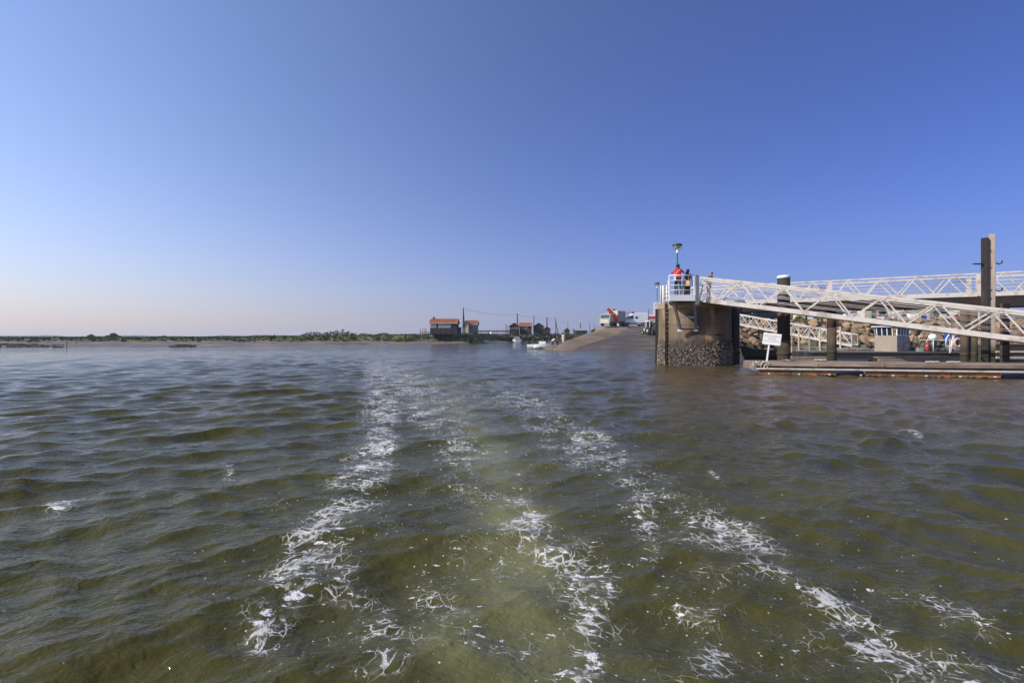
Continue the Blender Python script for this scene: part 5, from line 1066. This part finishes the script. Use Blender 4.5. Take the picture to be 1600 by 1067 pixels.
# long white and red building with a canopy, and roof letters
bd = empty('building', (gp(1035, 128), 130, 3.95), 0, 'long low white building with a red fascia band, beyond the tractor', 'building')
x0, x1 = gp(1006, 128), gp(1046, 128) + 4
b = MB(); b.box(((x0 + x1) / 2 + .5, 130, 3.95 + 1.3), (x1 - x0 - 1, 4, 2.6)); b.build('wall', M['wall_grey'], bd)
b = MB(); b.box(((x0 + x1) / 2, 129.2, 7.35), (x1 - x0, 6, .55)); b.build('roof', M['white'], bd); b = MB(); b.box(((x0 + x1) / 2, 126.1, 6.75), (x1 - x0, .2, .55)); b.build('fascia_band', M['red'], bd)
b = MB(); b.box(((x0 + x1) / 2 - 1, 126.15, 5.9), ((x1 - x0) * .8, .2, 1.0)); b.build('shop_front', M['wall_cream'], bd)
for k in range(4): b = MB(); b.box((x0 + 1.2 + k * 2.6, 126.02, 4.75), (2.0, .1, 1.3)); b.build('window', M['glass'], bd)
sgb = empty('roof_sign', (gp(982, 118), 118, 3.95), 0, 'red block letters standing on a low white roof behind the van', 'sign')
b = MB(); b.box((gp(982, 118), 119, 5.2), (6.2, 3, 2.9)); b.build('white_kiosk', M['white'], sgb)
text('lettering', 'AVIA', 1.25, (gp(981, 118), 117.4, 7.35), (R(90), 0, 0), M['red'], sgb, ext=.08)
for x in (-2, 0, 2): b = MB(); b.beam((gp(981, 118) + x * .6, 117.6, 6.5), (gp(981, 118) + x * .6, 117.6, 7.3), .08, .08); b.build('sign_bracket', M['dark'], sgb)
b = MB(); b.box((gp(989.6, 117), 117.3, 7.35), (.65, .2, .75)); b.build('dark_panel', M['black'], sgb)
def far_pole(px, ytop, d, base, label, r=.1, lean=0, w=None, arm=0):
    x = gp(px, d); zt = EYE + (HZ - ytop) * d / FPX; t = empty('utility_pole', (x, d, base), 0, label, 'pole', 'thin poles along the shore')
    b = MB(); b.tube([(x, d, base - .3), (x + lean, d, zt)], [r * 1.15, r * .8], 8); b.build('shaft', M['pole_wood'], t)
    if arm: b = MB(); b.beam((x + lean - arm / 2, d, zt - .25), (x + lean + arm / 2, d, zt - .25), .1, .1); b.build('crossarm', M['pole_wood'], t)
    return Vector((x + lean, d, zt))
far_pole(1013.5, 483, 120, 3.9, 'thin dark pole in front of the long white and red building', .09)

# things on the quay above the boulders
Q = 4.05
van((gp(1157, 74), 75, Q), R(8), 'white van nearest the round pier head, partly behind the black pile', H=2.3, group=None)
van((gp(1176, 84), 84, Q), R(4), 'white van parked behind the dark blue car', H=2.5)
car((gp(1197, 69), 69.5, Q), R(3), 'dark blue car on the quay edge between the black pile and the white-capped pile', 'navy', L=4.9, H=1.5)
car((gp(1158, 68), 68.6, Q), R(30), 'dark green car half hidden by the black pile', 'green_dark' if 'green_dark' in M else 'wood_green', L=3.6)
car((gp(1304, 71), 72, Q), R(-5), 'bright blue car on the quay behind the rusty pile', 'blue', L=4.2, H=1.55)
van((gp(1346, 80), 80, Q), R(6), 'white van behind the bright blue car, by the green drainpipe hut', H=2.3)
van((gp(1405, 82), 83, Q), R(-6), 'white van seen through the middle of the gangway lattice', H=2.4)
van((gp(1448, 80), 80, Q), R(10), 'white van above the wheelhouse rail, among the stacked crates', H=2.3)
van((gp(1490, 62), 69, Q), R(5), 'cream coloured van just before the old timber post', paint='cream', H=2.3)
van((gp(1583, 62), 68, Q), R(0), 'cream coloured van past the old timber post', paint='cream', H=2.4)
car((gp(1375, 70), 71, Q), R(12), 'silver car on the quay beside the pale hut', 'grey_boat', L=4.0)
car((gp(1424, 69), 70, Q), R(-8), 'pale grey car near the parked bicycles', 'grey_boat', L=4.2)
hut = empty('hut', (gp(1361, 69), 69, Q), 0, 'small cream hut with a green corner pipe on the quay', 'hut')
b = MB(); b.box((gp(1360, 69), 69.5, Q + .95), (2.0, 1.5, 1.9)); b.build('wall', M['wall_cream'], hut); b = MB(); b.box((gp(1360, 69), 69.5, Q + 1.95), (2.3, 1.8, .1)); b.build('roof', M['white'], hut)
b = MB(); b.tube([(gp(1368, 68), 68.6, Q), (gp(1368, 68), 68.6, Q + 2.2)], .09, 8); b.build('pipe', M['green_paint'], hut); b = MB(); b.box((gp(1357, 69), 68.73, Q + .85), (.6, .04, 1.5)); b.build('door', M['cream'], hut)
def bicycle(loc, rz, label):
    t = empty('bicycle', loc, rz, label, 'bicycle', 'bicycles on the quay')
    for x in (-.52, .52):
        n = 18; b = MB(); b.tube([(x + .33 * math.cos(2 * math.pi * i / n), 0, .34 + .33 * math.sin(2 * math.pi * i / n)) for i in range(n + 1)], .022, 5); o = b.build('wheel', M['black'], t, world=False)
        b = MB(); [b.tube([(x, 0, .34), (x + .31 * math.cos(a), 0, .34 + .31 * math.sin(a))], .006, 3) for a in np.arange(0, 6.2, .7)]; b.build('spokes', M['hub'], o, world=False)
    b = MB(); [b.tube(q, .02, 6) for q in ([(-.52, 0, .34), (-.12, 0, .32)], [(-.12, 0, .32), (-.2, 0, .85)], [(-.52, 0, .34), (-.18, 0, .75)], [(-.12, 0, .32), (.38, 0, .8)], [(-.18, 0, .76), (.38, 0, .82)], [(.52, 0, .34), (.36, 0, .95)])]; b.build('frame', M['blue'], t, world=False)
    b = MB(); b.tube([(.36, -.25, .98), (.36, .25, .98)], .015, 6); b.build('handlebar', M['dark'], t, world=False); b = MB(); b.box((-.2, 0, .88), (.22, .12, .05)); b.build('saddle', M['black'], t, world=False)
for k, (px, l) in enumerate([(1388, 'bicycle parked next to the silver car on the quay'), (1399, 'bicycle leaning between the silver car and the pale grey car'), (1412, 'bicycle in front of the pale grey car'), (1436, 'bicycle at the far side of the pale grey car')]): bicycle((gp(px, 66.9), 66.9, Q), R(-20 + 25 * k), l)
cols = ['white', 'cream', 'blue', 'rust', 'grey_boat', 'white', 'red', 'hull_blue', 'cream', 'white', 'blue', 'wood_brown', 'white', 'cream', 'rust', 'grey_boat', 'white', 'hull_green', 'white', 'wood_brown']
nm = {'white': 'white', 'cream': 'cream', 'blue': 'blue', 'rust': 'rusty brown', 'grey_boat': 'grey', 'red': 'red', 'hull_blue': 'dark blue', 'wood_brown': 'brown', 'hull_green': 'dull green'}
rc = random.Random(4)
spots = ['nearest the cream hut', 'by the hut pipe', 'under the silver car door', 'by the silver car wheel', 'before the first bicycle', 'behind the second bicycle', 'at the pale grey car nose', 'under the pale grey car', 'by the third bicycle', 'at the fourth bicycle', 'under the wheelhouse side of the lattice', 'below the middle white van', 'by the van bumper', 'between two vans', 'before the shed wall',
         'over the red drum', 'over the white cowl', 'over the winch', 'over the blue locker', 'over the pale davit', 'beside the dark blue bin', 'next to the blue bin', 'before the cream van', 'under the cream van door', 'by the cream van wheel', 'over the lifebuoy frame', 'by the first brown pile', 'between the brown piles', 'behind the old timber post', 'just past the timber post', 'by the rust coloured bin', 'over the timber barge', 'by the brown bin', 'last before the frame edge']
for k in range(34):   # oyster crates and gear along the quay edge
    px = 1376 + k * 6.4; c = cols[(k * 7) % len(cols)]; w, h = rc.uniform(.5, 1.3), rc.uniform(.3, .95); dd = rc.uniform(66.7, 68.2); x = gp(px, dd)
    t = empty('crate', (x, dd, Q), rc.uniform(-.5, .5), '%s crate on the quay edge, %s' % (nm[c], spots[k]), 'crate', 'crates along the quay edge')
    for s in (-1, 1): b = MB(); b.box((0, s * .3, h / 2), (w, .04, h)); b.build('side', M[c], t, world=False); b = MB(); b.box((s * w / 2, 0, h / 2), (.04, .58, h)); b.build('side', M[c], t, world=False)
    b = MB(); b.box((0, 0, .03), (w - .05, .55, .05)); b.build('bottom', M[c], t, world=False)
    if k % 3 == 0: b = MB(); b.box((0, 0, h + .03), (w + .06, .68, .05)); b.build('lid', M['white' if c != 'white' else 'grey_boat'], t, world=False)
for k, px in enumerate((1250, 1262, 1330, 1470, 1478, 1552, 1590)):
    dd = 67.5; w = [1.6, 1.2, 2.0, 1.5, 1.0, 2.2, 1.6][k]; b = MB(); x = gp(px, dd); h = [.8, .6, .9, 1.5, .8, 1.2, 1.0][k]
    b.prism([(-w / 2, 0), (w / 2, 0), (w / 2 * .9, h), (-w / 2 * .85, h * .9)], -.4, .4, axis='Y', origin=(x, dd, Q)); o = b.build('gear_bin', M[['cream', 'white', 'white', 'hull_blue', 'blue', 'rust', 'wood_brown'][k]])
    tag(o, ['cream work bin near the weed tufts above the boulders', 'white bin second from the fat white-capped pile', 'white bin between the rusty pile and the cream hut', 'dark blue bin before the timber post', 'blue bin touching the dark blue one before the timber post', 'rust coloured bin just past the timber post', 'brown bin at the edge of the view on the quay'][k], 'bin')
# boats and quay sheds behind, roofs only just clear of the quay
shd = empty('market_shed', (gp(1400, 110), 112, 4), 0, 'long pale market shed behind the parked vans', 'shed')
b = MB(); b.box((gp(1400, 110), 112, 5.3), (52, 6, 2.6)); b.build('wall', M['wall_cream'], shd); b = MB(); b.prism([(108.6, 6.6), (115.4, 6.6), (112, 7.5)], gp(1400, 110) - 27, gp(1400, 110) + 27, axis='X'); b.build('roof', M['wall_grey'], shd)
for k in range(12): b = MB(); b.box((gp(1400, 110) - 24 + k * 4.2, 108.97, 5.1), (1.8, .05, 1.6)); b.build('door', M['glass'], shd)

# ------------------------------------------------------------------ boats and bathers at the foot of the slipway
mb = empty('motorboat', (gp(846.5, 66), 66, .02), R(-10), 'small white motorboat with a black outboard, run up at the foot of the slipway', 'boat')
hull('hull', 3.9, 1.6, .62, M['white_clean'], mb, sheer=.2, rake=.5); [setattr(o, 'rotation_euler', (0, 0, math.pi)) for o in mb.children]
b = MB(); b.prism([(-1.95, .55), (-1.85, 1.15), (-1.55, 1.2), (-1.6, .1), (-1.75, -.3), (-1.9, -.3)], -.15, .15, axis='Y'); b.build('outboard', M['black'], mb, world=False)
b = MB(); b.box((.1, 0, .75), (.9, .7, .55)); b.build('console', M['white'], mb, world=False); b = MB(); b.tube([(1.2, -.4, .85), (1.7, 0, .95), (1.2, .4, .85)], .03); b.build('bow_rail', M['hub'], mb, world=False)
b = MB(); b.box((-.75, 0, .5), (.5, 1.2, .2)); b.build('seat', M['grey_boat'], mb, world=False)
b = MB(); b.ico((gp(839, 65) , 65.0, .30), .34, 2, .1, (1.5, .8, .75)); o = b.build('inflatable_fender', M['white_clean']); tag(o, 'white inflated roll floating against the black outboard', 'fender')
gz_ = ramp_z
folk = [(862.8, 64.6, R(-60), 1.68, 'person in a white shirt bending over the bow of the white motorboat', 'shirt_white', 'shorts_dark', {'chest': (0, .24, 1.22), 'neck': (0, .36, 1.32), 'head': (0, .42, 1.36), 'crown': (0, .50, 1.46), 'sl': (-.17, .30, 1.28), 'sr': (.17, .30, 1.28), 'el': (-.2, .45, 1.02), 'er': (.2, .45, 1.02), 'wl': (-.15, .55, .8), 'wr': (.15, .55, .8), 'hl': (-.14, .58, .72), 'hr': (.14, .58, .72)}),
        (870.8, 65.2, R(-70), 1.76, 'person in black standing between the white shirt and the pale pink one', 'shirt_black', 'shorts_dark', {'el': (-.26, .2, 1.2), 'wl': (-.2, .42, 1.2), 'hl': (-.2, .48, 1.2)}),
        (880.0, 66.4, R(150), 1.74, 'person in a pale pink shirt and light shorts, farthest up the slipway', 'shirt_pink', 'shirt_white', None)]
for px, d, rz, H, l, s, bt, ps in folk:
    x = gp(px, d); z = .13 if px < 875 else .5
    person((x, d, z), rz, H, l, s, bt, 'skin', pose=ps)
# shallow bank the bathers stand on
grid_surface('mud_spit', [[(x, y, -.25 + .75 * max(0, 1 - abs(x - gp(874, y)) / 3.0) ** .7 * min(1, max(0, (y - 62.5) / 3))) for x in np.arange(2, 12, .5)] for y in np.arange(62, 76, 1.0)], 'sand')
b1 = empty('motorboat', (gp(807, 150), 149, 0), R(-75), 'small pale motorboat with a grey cover, moored at the creek mouth before the sheds', 'boat')
hull('hull', 4.2, 2.5, .9, M['white_clean'], b1, sheer=.25, rake=.5); b = MB(); b.prism([(-1.0, .9), (-.6, 1.75), (.9, 1.7), (1.4, .9)], -.75, .75, axis='Y'); b.build('cabin', M['grey_boat'], b1, world=False)
b = MB(); b.prism([(-.85, 1.0), (-.55, 1.6), (.3, 1.6), (.3, 1.0)], -.78, .78, axis='Y'); b.build('cabin_window', M['glass'], b1, world=False)

# ------------------------------------------------------------------ cabins and sheds on the far shore
def cabin(px0, px1, ybase, yeave, yridge, d, depth, wall, roof, label, gable=False, wins=(), name='cabin', stilts=False, cat='cabin', overhang=.35):
    x0, x1 = gp(px0, d), gp(px1, d); zb, ze, zr = [EYE + (HZ - y) * d / FPX for y in (ybase, yeave, yridge)]
    t = empty(name, ((x0 + x1) / 2, d, zb), 0, label, cat); w = x1 - x0; cx = (x0 + x1) / 2; y0 = d
    n = max(6, int(w / .45))
    core = MB()
    if gable: core.prism([(x0 + .05, zb - .3), (x1 - .05, zb - .3), (x1 - .05, ze), (cx, zr - .08), (x0 + .05, ze)], y0 + .06, y0 + depth, axis='Y')
    else: core.prism([(y0 + .06, zb - .3), (y0 + depth, zb - .3), (y0 + depth, ze), (y0 + depth / 2, zr - .08), (y0 + .06, ze)], x0 + .05, x1 - .05, axis='X')
    core.build('wall', M[wall], t)
    for k in range(n):      # upright boards, each its own piece
        xa = x0 + w * k / n; xb = x0 + w * (k + 1) / n - .02; xm = (xa + xb) / 2; top = ze if not gable else ze + (zr - ze - .1) * (1 - abs(xm - cx) / (w / 2))
        b = MB(); b.box((xm, y0 + .02 + .008 * (k % 2), (zb - .25 + top) / 2), (xb - xa, .04, top - zb + .25)); b.build('board', M[wall], t)
    b = MB(); th = .12
    if gable:
        for s in (-1, 1):
            e = cx + s * (w / 2 + overhang); sl = (zr - ze) / (w / 2); b.prism([(cx, zr), (cx, zr + th), (e, ze - sl * overhang + th), (e, ze - sl * overhang)], y0 - .3, y0 + depth + .3, axis='Y')
    else:
        sl = (zr - ze) / (depth / 2)
        for s in (-1, 1): ym = y0 + depth / 2; e = ym + s * (depth / 2 + overhang); b.prism([(ym, zr), (ym, zr + th), (e, ze - sl * overhang + th), (e, ze - sl * overhang)], x0 - .25, x1 + .25, axis='X')
    ro = b.build('roof', M[roof], t)
    if not gable:   # tile ridges running up the slope
        b = MB()
        for k in range(int(w / .3)):
            x = x0 - .2 + k * .3; b.beam((x, y0 - overhang, ze - sl * overhang + th + .02), (x, y0 + depth / 2, zr + th + .02), .1, .05)
        b.build('tile_ribs', M[roof], ro, kind='stuff')
        b = MB(); b.box((cx, y0 - overhang - .03, ze - sl * overhang + .02), (w + .5, .05, .16)); b.build('fascia', M['cream'], t)
    for (a, c, ya, yb, g) in wins:
        xa, xb, za, zc = gp(a, d), gp(c, d), EYE + (HZ - yb) * d / FPX, EYE + (HZ - ya) * d / FPX
        b = MB(); b.box(((xa + xb) / 2, y0 - .03, (za + zc) / 2), (xb - xa + .12, .06, zc - za + .12)); f = b.build('window', M['white' if g != 'door' else 'wood_brown'], t)
        b = MB(); b.box(((xa + xb) / 2, y0 - .07, (za + zc) / 2), (xb - xa, .03, zc - za)); b.build('pane' if g != 'door' else 'door_leaf', M['glass_pale' if g == 'pale' else 'glass' if g != 'door' else 'blue'], f)
    if stilts:
        for k in range(4): x = x0 + w * (k + .1) / 3.4; b = MB(); b.beam((x, y0 + .3, -.3), (x, y0 + .3, zb), .16, .16); b.build('stilt', M['pole_wood'], t)
    return t
c1 = cabin(672, 714, 520.5, 504.3, 498.2, 130, 5.0, 'wood_black', 'roof_orange', 'black boarded cabin with an orange tiled roof and a row of three pale windows', wins=((673, 681.5, 507, 512, 'pale'), (685.5, 696, 506.5, 512, 'pale'), (697.3, 704, 507, 512, 'pale')))
b = MB(); b.box((gp(677.5, 132), 132.3, EYE + (HZ - 498) * 132 / FPX), (.5, .5, 1.0)); b.build('chimney', M['wood_brown'], c1)
b = MB(); x = gp(716.5, 130); b.beam((x, 133, EYE + 6.7 * 130 / FPX - .4), (x + 0, 133, EYE + 16 * 130 / FPX), .1, .9, up=(1, 0, 0)); b.build('blue_door', M['blue'], c1)
c2 = cabin(729, 745.5, 519, 506.8, 500.6, 150, 6, 'wall_grey', 'roof_orange', 'pale grey house with an orange roof behind the leaning pole', gable=False, wins=((736.5, 738.5, 510, 513.5, 'glass'), (740, 744, 511.5, 514, 'glass')), name='house', cat='house')
c3 = cabin(724, 732, 519, 508, 501.2, 146, 4, 'wall_cream', 'roof_orange', 'narrow cream gabled house wing touching the pale grey house', gable=True, name='house', cat='house', wins=((727.2, 729.0, 506, 509, 'glass'),))
c4 = cabin(796, 811.5, 522, 509.5, 504.5, 168, 5, 'wood_black', 'roof_red', 'black shed with a brown gable roof, first of the creek sheds', gable=True, stilts=True, name='shed', cat='shed')
c5 = cabin(812, 831, 522, 508.8, 504.3, 172, 6, 'wood_brown', 'roof_orange', 'brown shed with an orange roof in the middle of the creek sheds', stilts=True, wins=((816, 819, 511, 515, 'glass'), (821, 823.5, 510.5, 514, 'pale')), name='shed', cat='shed')
c6 = cabin(834, 849.5, 523, 509.8, 504.6, 176, 6, 'wood_green', 'wood_black', 'dark green gabled shed on the far side of the orange-roofed shed', gable=True, stilts=True, name='shed', cat='shed')
c7 = cabin(850, 860, 524, 514, 510.5, 190, 5, 'wood_brown', 'roof_red', 'low brown shed close to the two leaning masts', gable=True, name='shed', cat='shed')
c8 = cabin(883, 890, 524, 516, 513.2, 230, 5, 'wood_brown', 'wood_black', 'small dark hut beyond the bathers, before the grey roofs', gable=True, name='shed', cat='shed')
c9 = cabin(899, 918, 524, 516, 513.2, 225, 8, 'wood_green', 'wall_grey', 'long low hut with a pale grey roof by the sandy shoulder', name='shed', cat='shed')
c10 = cabin(926, 934, 523, 516.5, 514.5, 215, 5, 'wood_black', 'wood_black', 'dark low hut half hidden by the top of the sandy shoulder', gable=True, name='shed', cat='shed')
for k, (px, y, w, l) in enumerate([(893, 219, 3.0, 'brown scrub between two small huts'), (922, 214, 3, 'dark scrub near the sandy shoulder'), (855, 182, 6, 'reddish scrub below the low brown shed'), (868, 184, 5, 'dark scrub behind the bathers'), (880, 190, 6, 'dark scrub behind the person in pink'), (840, 172, 5, 'brown scrub on the creek bank under the green shed')]):
    bush(px, y, w, 1.7, l, m='bush_brown' if k % 2 == 0 else 'bush', base=1.6, group=B, n=200)
for k in range(16):
    px = 784 + k * 7.6 + random.uniform(-2, 2); y = 158 + (k % 4) * 5
    bush(px, y, random.uniform(3.5, 6), random.uniform(1.2, 2.0), '%s scrub clump %s' % (['dark', 'brown', 'reddish brown', 'dark olive'][k % 4], ['at the landing stage', 'before the black shed', 'under the black shed awning', 'below the black shed stilts', 'between the black and orange-roofed sheds', 'before the orange-roofed shed', 'under the orange-roofed shed door', 'at the far corner of the orange-roofed shed', 'in the gap before the green shed', 'below the green shed', 'under the green shed gable', 'between the green shed and the low brown one', 'before the low brown shed', 'at the foot of the leaning mast', 'behind the white-shirted bather', 'behind the black-shirted bather'][k]), m='bush_brown' if k % 2 else 'bush', base=.5 + .12 * (k % 4), group=B, n=170)
b = MB(); b.box((gp(803.5, 164), 163.5, EYE + (HZ - 513) * 164 / FPX), (3.2, 1.4, .1)); o = b.build('awning', M['cream']); tag(o, 'pale flat awning in front of the first black creek shed', 'awning')
jt = empty('jetty', (gp(800, 160), 160, 1), 0, 'spindly wooden jetty on stakes along the creek sheds', 'jetty')
for k in range(16): x = gp(786 + k * 4.6, 160); zt = 1.9 + 1.6 * random.random(); b = MB(); b.beam((x, 160 + (k % 2) * 2, -.3), (x, 160 + (k % 2) * 2, zt), .14, .14); b.build('stake', M['pole_wood'] if k % 3 else M['timber_grey'], jt)
b = MB(); b.beam((gp(784, 160), 160.9, 1.9), (gp(856, 160), 160.9, 1.9), 1.6, .12); b.build('walkway_deck', M['timber_grey'], jt); b = MB(); b.beam((gp(784, 160), 160, 2.6), (gp(856, 160), 160, 2.6), .08, .08); b.build('rail', M['pole_wood'], jt)
jt2 = empty('jetty', (gp(660, 130), 130, 2.4), 0, 'low dark jetty with four upright posts beside the orange-roofed cabin', 'jetty')
for px in (656.5, 660.5, 663.5, 665.5): x = gp(px, 130); b = MB(); b.beam((x, 130.2, 1.8), (x, 130.2, EYE + (HZ - 513.5) * 130 / FPX), .12, .12); b.build('post', M['pole_wood'], jt2)
b = MB(); b.beam((gp(656, 130), 130.6, 2.9), (gp(673, 130), 130.6, 3.0), 1.0, .15); b.build('walkway_deck', M['pole_wood'], jt2)
fl = empty('mooring_float', (gp(767.5, 128), 128, 2.6), 0, 'round white float hung on the fence near the brown scrub', 'float'); b = MB(); b.ico((0, 0, .1), .36, 3, 0, smooth=True); b.build('ball', M['white_clean'], fl, world=False); b = MB(); b.tube([(0, 0, .4), (0, 0, .7)], .04); b.build('eyelet', M['dark'], fl, world=False)
fn = empty('fence', (gp(762, 131), 131, 2.6), 0, 'dark low fence running from the white house to the creek sheds', 'fence')
b = MB(); b.beam((gp(744, 131), 131, 3.2), (gp(797, 131), 131, 3.25), .08, .35); b.build('rail', M['pole_wood'], fn)
for k in range(12): x = gp(746 + 4.4 * k, 131); b = MB(); b.beam((x, 131.05, 2.2), (x, 131.05, 3.5 + .15 * (k % 2)), .1, .1); b.build('post', M['pole_wood'], fn)
# poles and wires
mast = empty('pylon_pole', (gp(724, 136), 136, 2.7), 0, 'tall braced double pole carrying wires, beside the orange-roofed cabin', 'pole')
zt = EYE + (HZ - 480.5) * 136 / FPX
for a, r in ((0, .16), (1.0, .15)): b = MB(); b.tube([(gp(723.4, 136) + a * .45, 136 + a, 2.4), (gp(723.9, 136), 136, zt)], [r, r * .75], 8); b.build('shaft', M['pole_wood'], mast)
b = MB(); b.beam((gp(723.4, 136) - .1, 136, 6), (gp(723.4, 136) + .5, 136.5, 6), .1, .1); b.build('brace', M['pole_wood'], mast)
tops = [Vector((gp(723.9, 136), 136, zt - .2))]
for px, yt, d, bs, r, ln, l in [(808.3, 490, 165, 2, .22, 0, 'dark utility pole rising from the first creek shed'), (834.2, 493.5, 185, 2, .17, 0, 'thin dark pole between the orange and the green sheds'), (854.6, 496, 215, 2, .28, 0, 'thick grey pole behind the low brown shed'), (887.3, 503, 260, 2, .16, 0, 'thin pole above the small dark hut'), (907, 504.5, 280, 2, .3, 0, 'pale thick pole above the grey-roofed hut'), (921.2, 504.5, 240, 2, .13, 0, 'thin dark pole beyond the grey-roofed hut'),
                         (928, 507, 280, 2, .14, 0, 'first of the thin poles before the crane truck'), (930.6, 508, 280, 2, .12, 0, 'second of the thin poles before the crane truck'), (935, 510, 280, 2, .12, 0, 'third of the thin poles before the crane truck'), (790.5, 506, 150, 1.0, .12, 0, 'short pale stake on the creek bank'), (793, 508, 150, 1.0, .1, 0, 'shorter stake right beside the pale one')]:
    q = far_pole(px, yt, d, bs, l, r, ln); 
    if px in (808.3, 834.2, 854.6, 887.3): tops.append(q - Vector((0, 0, .2)))
for i, (x0_, x1_, yt, l) in enumerate([(872.8, 867.2, 496, 'dark mast leaning over the creek bank'), (868.6, 868.0, 499, 'thin upright mast beside the leaning one')]):
    d = 200; b = MB(); b.tube([(gp(x0_, d), d, 1.8), (gp(x1_, d), d, EYE + (HZ - yt) * d / FPX)], [.2, .12], 7); o = b.build('mast', M['pole_wood']); tag(o, l, 'mast')
def wire(a, c, sag, label):
    pts = [a.lerp(c, t) - Vector((0, 0, sag * 4 * t * (1 - t))) for t in np.linspace(0, 1, 15)]; b = MB(); b.tube(pts, .035, 4); o = b.build('power_line', M['wire']); tag(o, label, 'cable')
wire(tops[0], tops[1], .9, 'sagging power line from the braced double pole to the creek sheds'); wire(tops[1], tops[2], .6, 'power line between the two creek shed poles'); wire(tops[2], tops[3], .6, 'power line from the shed pole to the thick grey pole'); wire(tops[3], tops[4], .8, 'farthest power line, above the low huts')
# stakes standing in the shallows off the mud
for px, d, h, l in [(85, 76, .5, 'short stake in the water at the mud edge, first of two'), (104, 74, .95, 'taller stake in the water at the mud edge'), (119, 96, .6, 'small stake out on the mud flat'), (510, 92, .35, 'stub of a stake on the mud below the dark thicket'), (617, 108, .9, 'thin stake standing on the mud before the cabin')]:
    x = gp(px, d); b = MB(); b.tube([(x, d, -.4), (x + .05, d, hz_at(x, d)[0] * (1 if d > 80 else 0) + h)], .05, 6); o = b.build('stake', M['pole_wood']); tag(o, l, 'stake')
b = MB(); rr = random.Random(9)   # dark rows of oyster racks at the edge of the mud
for k in range(120):
    px = rr.choice([rr.uniform(-20, 95), rr.uniform(-20, 60), rr.uniform(270, 300)]); d = rr.uniform(74, 86); x = gp(px, d); b.box((x, d, hz_at(x, d)[0] + .08), (rr.uniform(.6, 2.0), .25, .16), rz=rr.uniform(-.1, .1))
o = b.build('oyster_racks', M['timber_dark']); tag(o, 'dark rows of old oyster racks along the edge of the mud flat', 'oyster racks', kind='stuff')

# ------------------------------------------------------------------ sea haze
b = MB(); b.box((300, 4000, 6), (9000, 8600, 16)); hz_o = b.build('haze', (lambda m: m)(bpy.data.materials.new('thin_sea_haze'))); hm = hz_o.data.materials[0]; hm.use_nodes = True; hN, hL = nodes(hm); hN.clear()
pv = hN.new('ShaderNodeVolumePrincipled'); pv.inputs['Color'].default_value = (.80, .88, 1, 1); pv.inputs['Density'].default_value = .00028; pv.inputs['Anisotropy'].default_value = .2
ho = hN.new('ShaderNodeOutputMaterial'); hL.new(pv.outputs[0], ho.inputs['Volume']); tag(hz_o, kind='stuff')
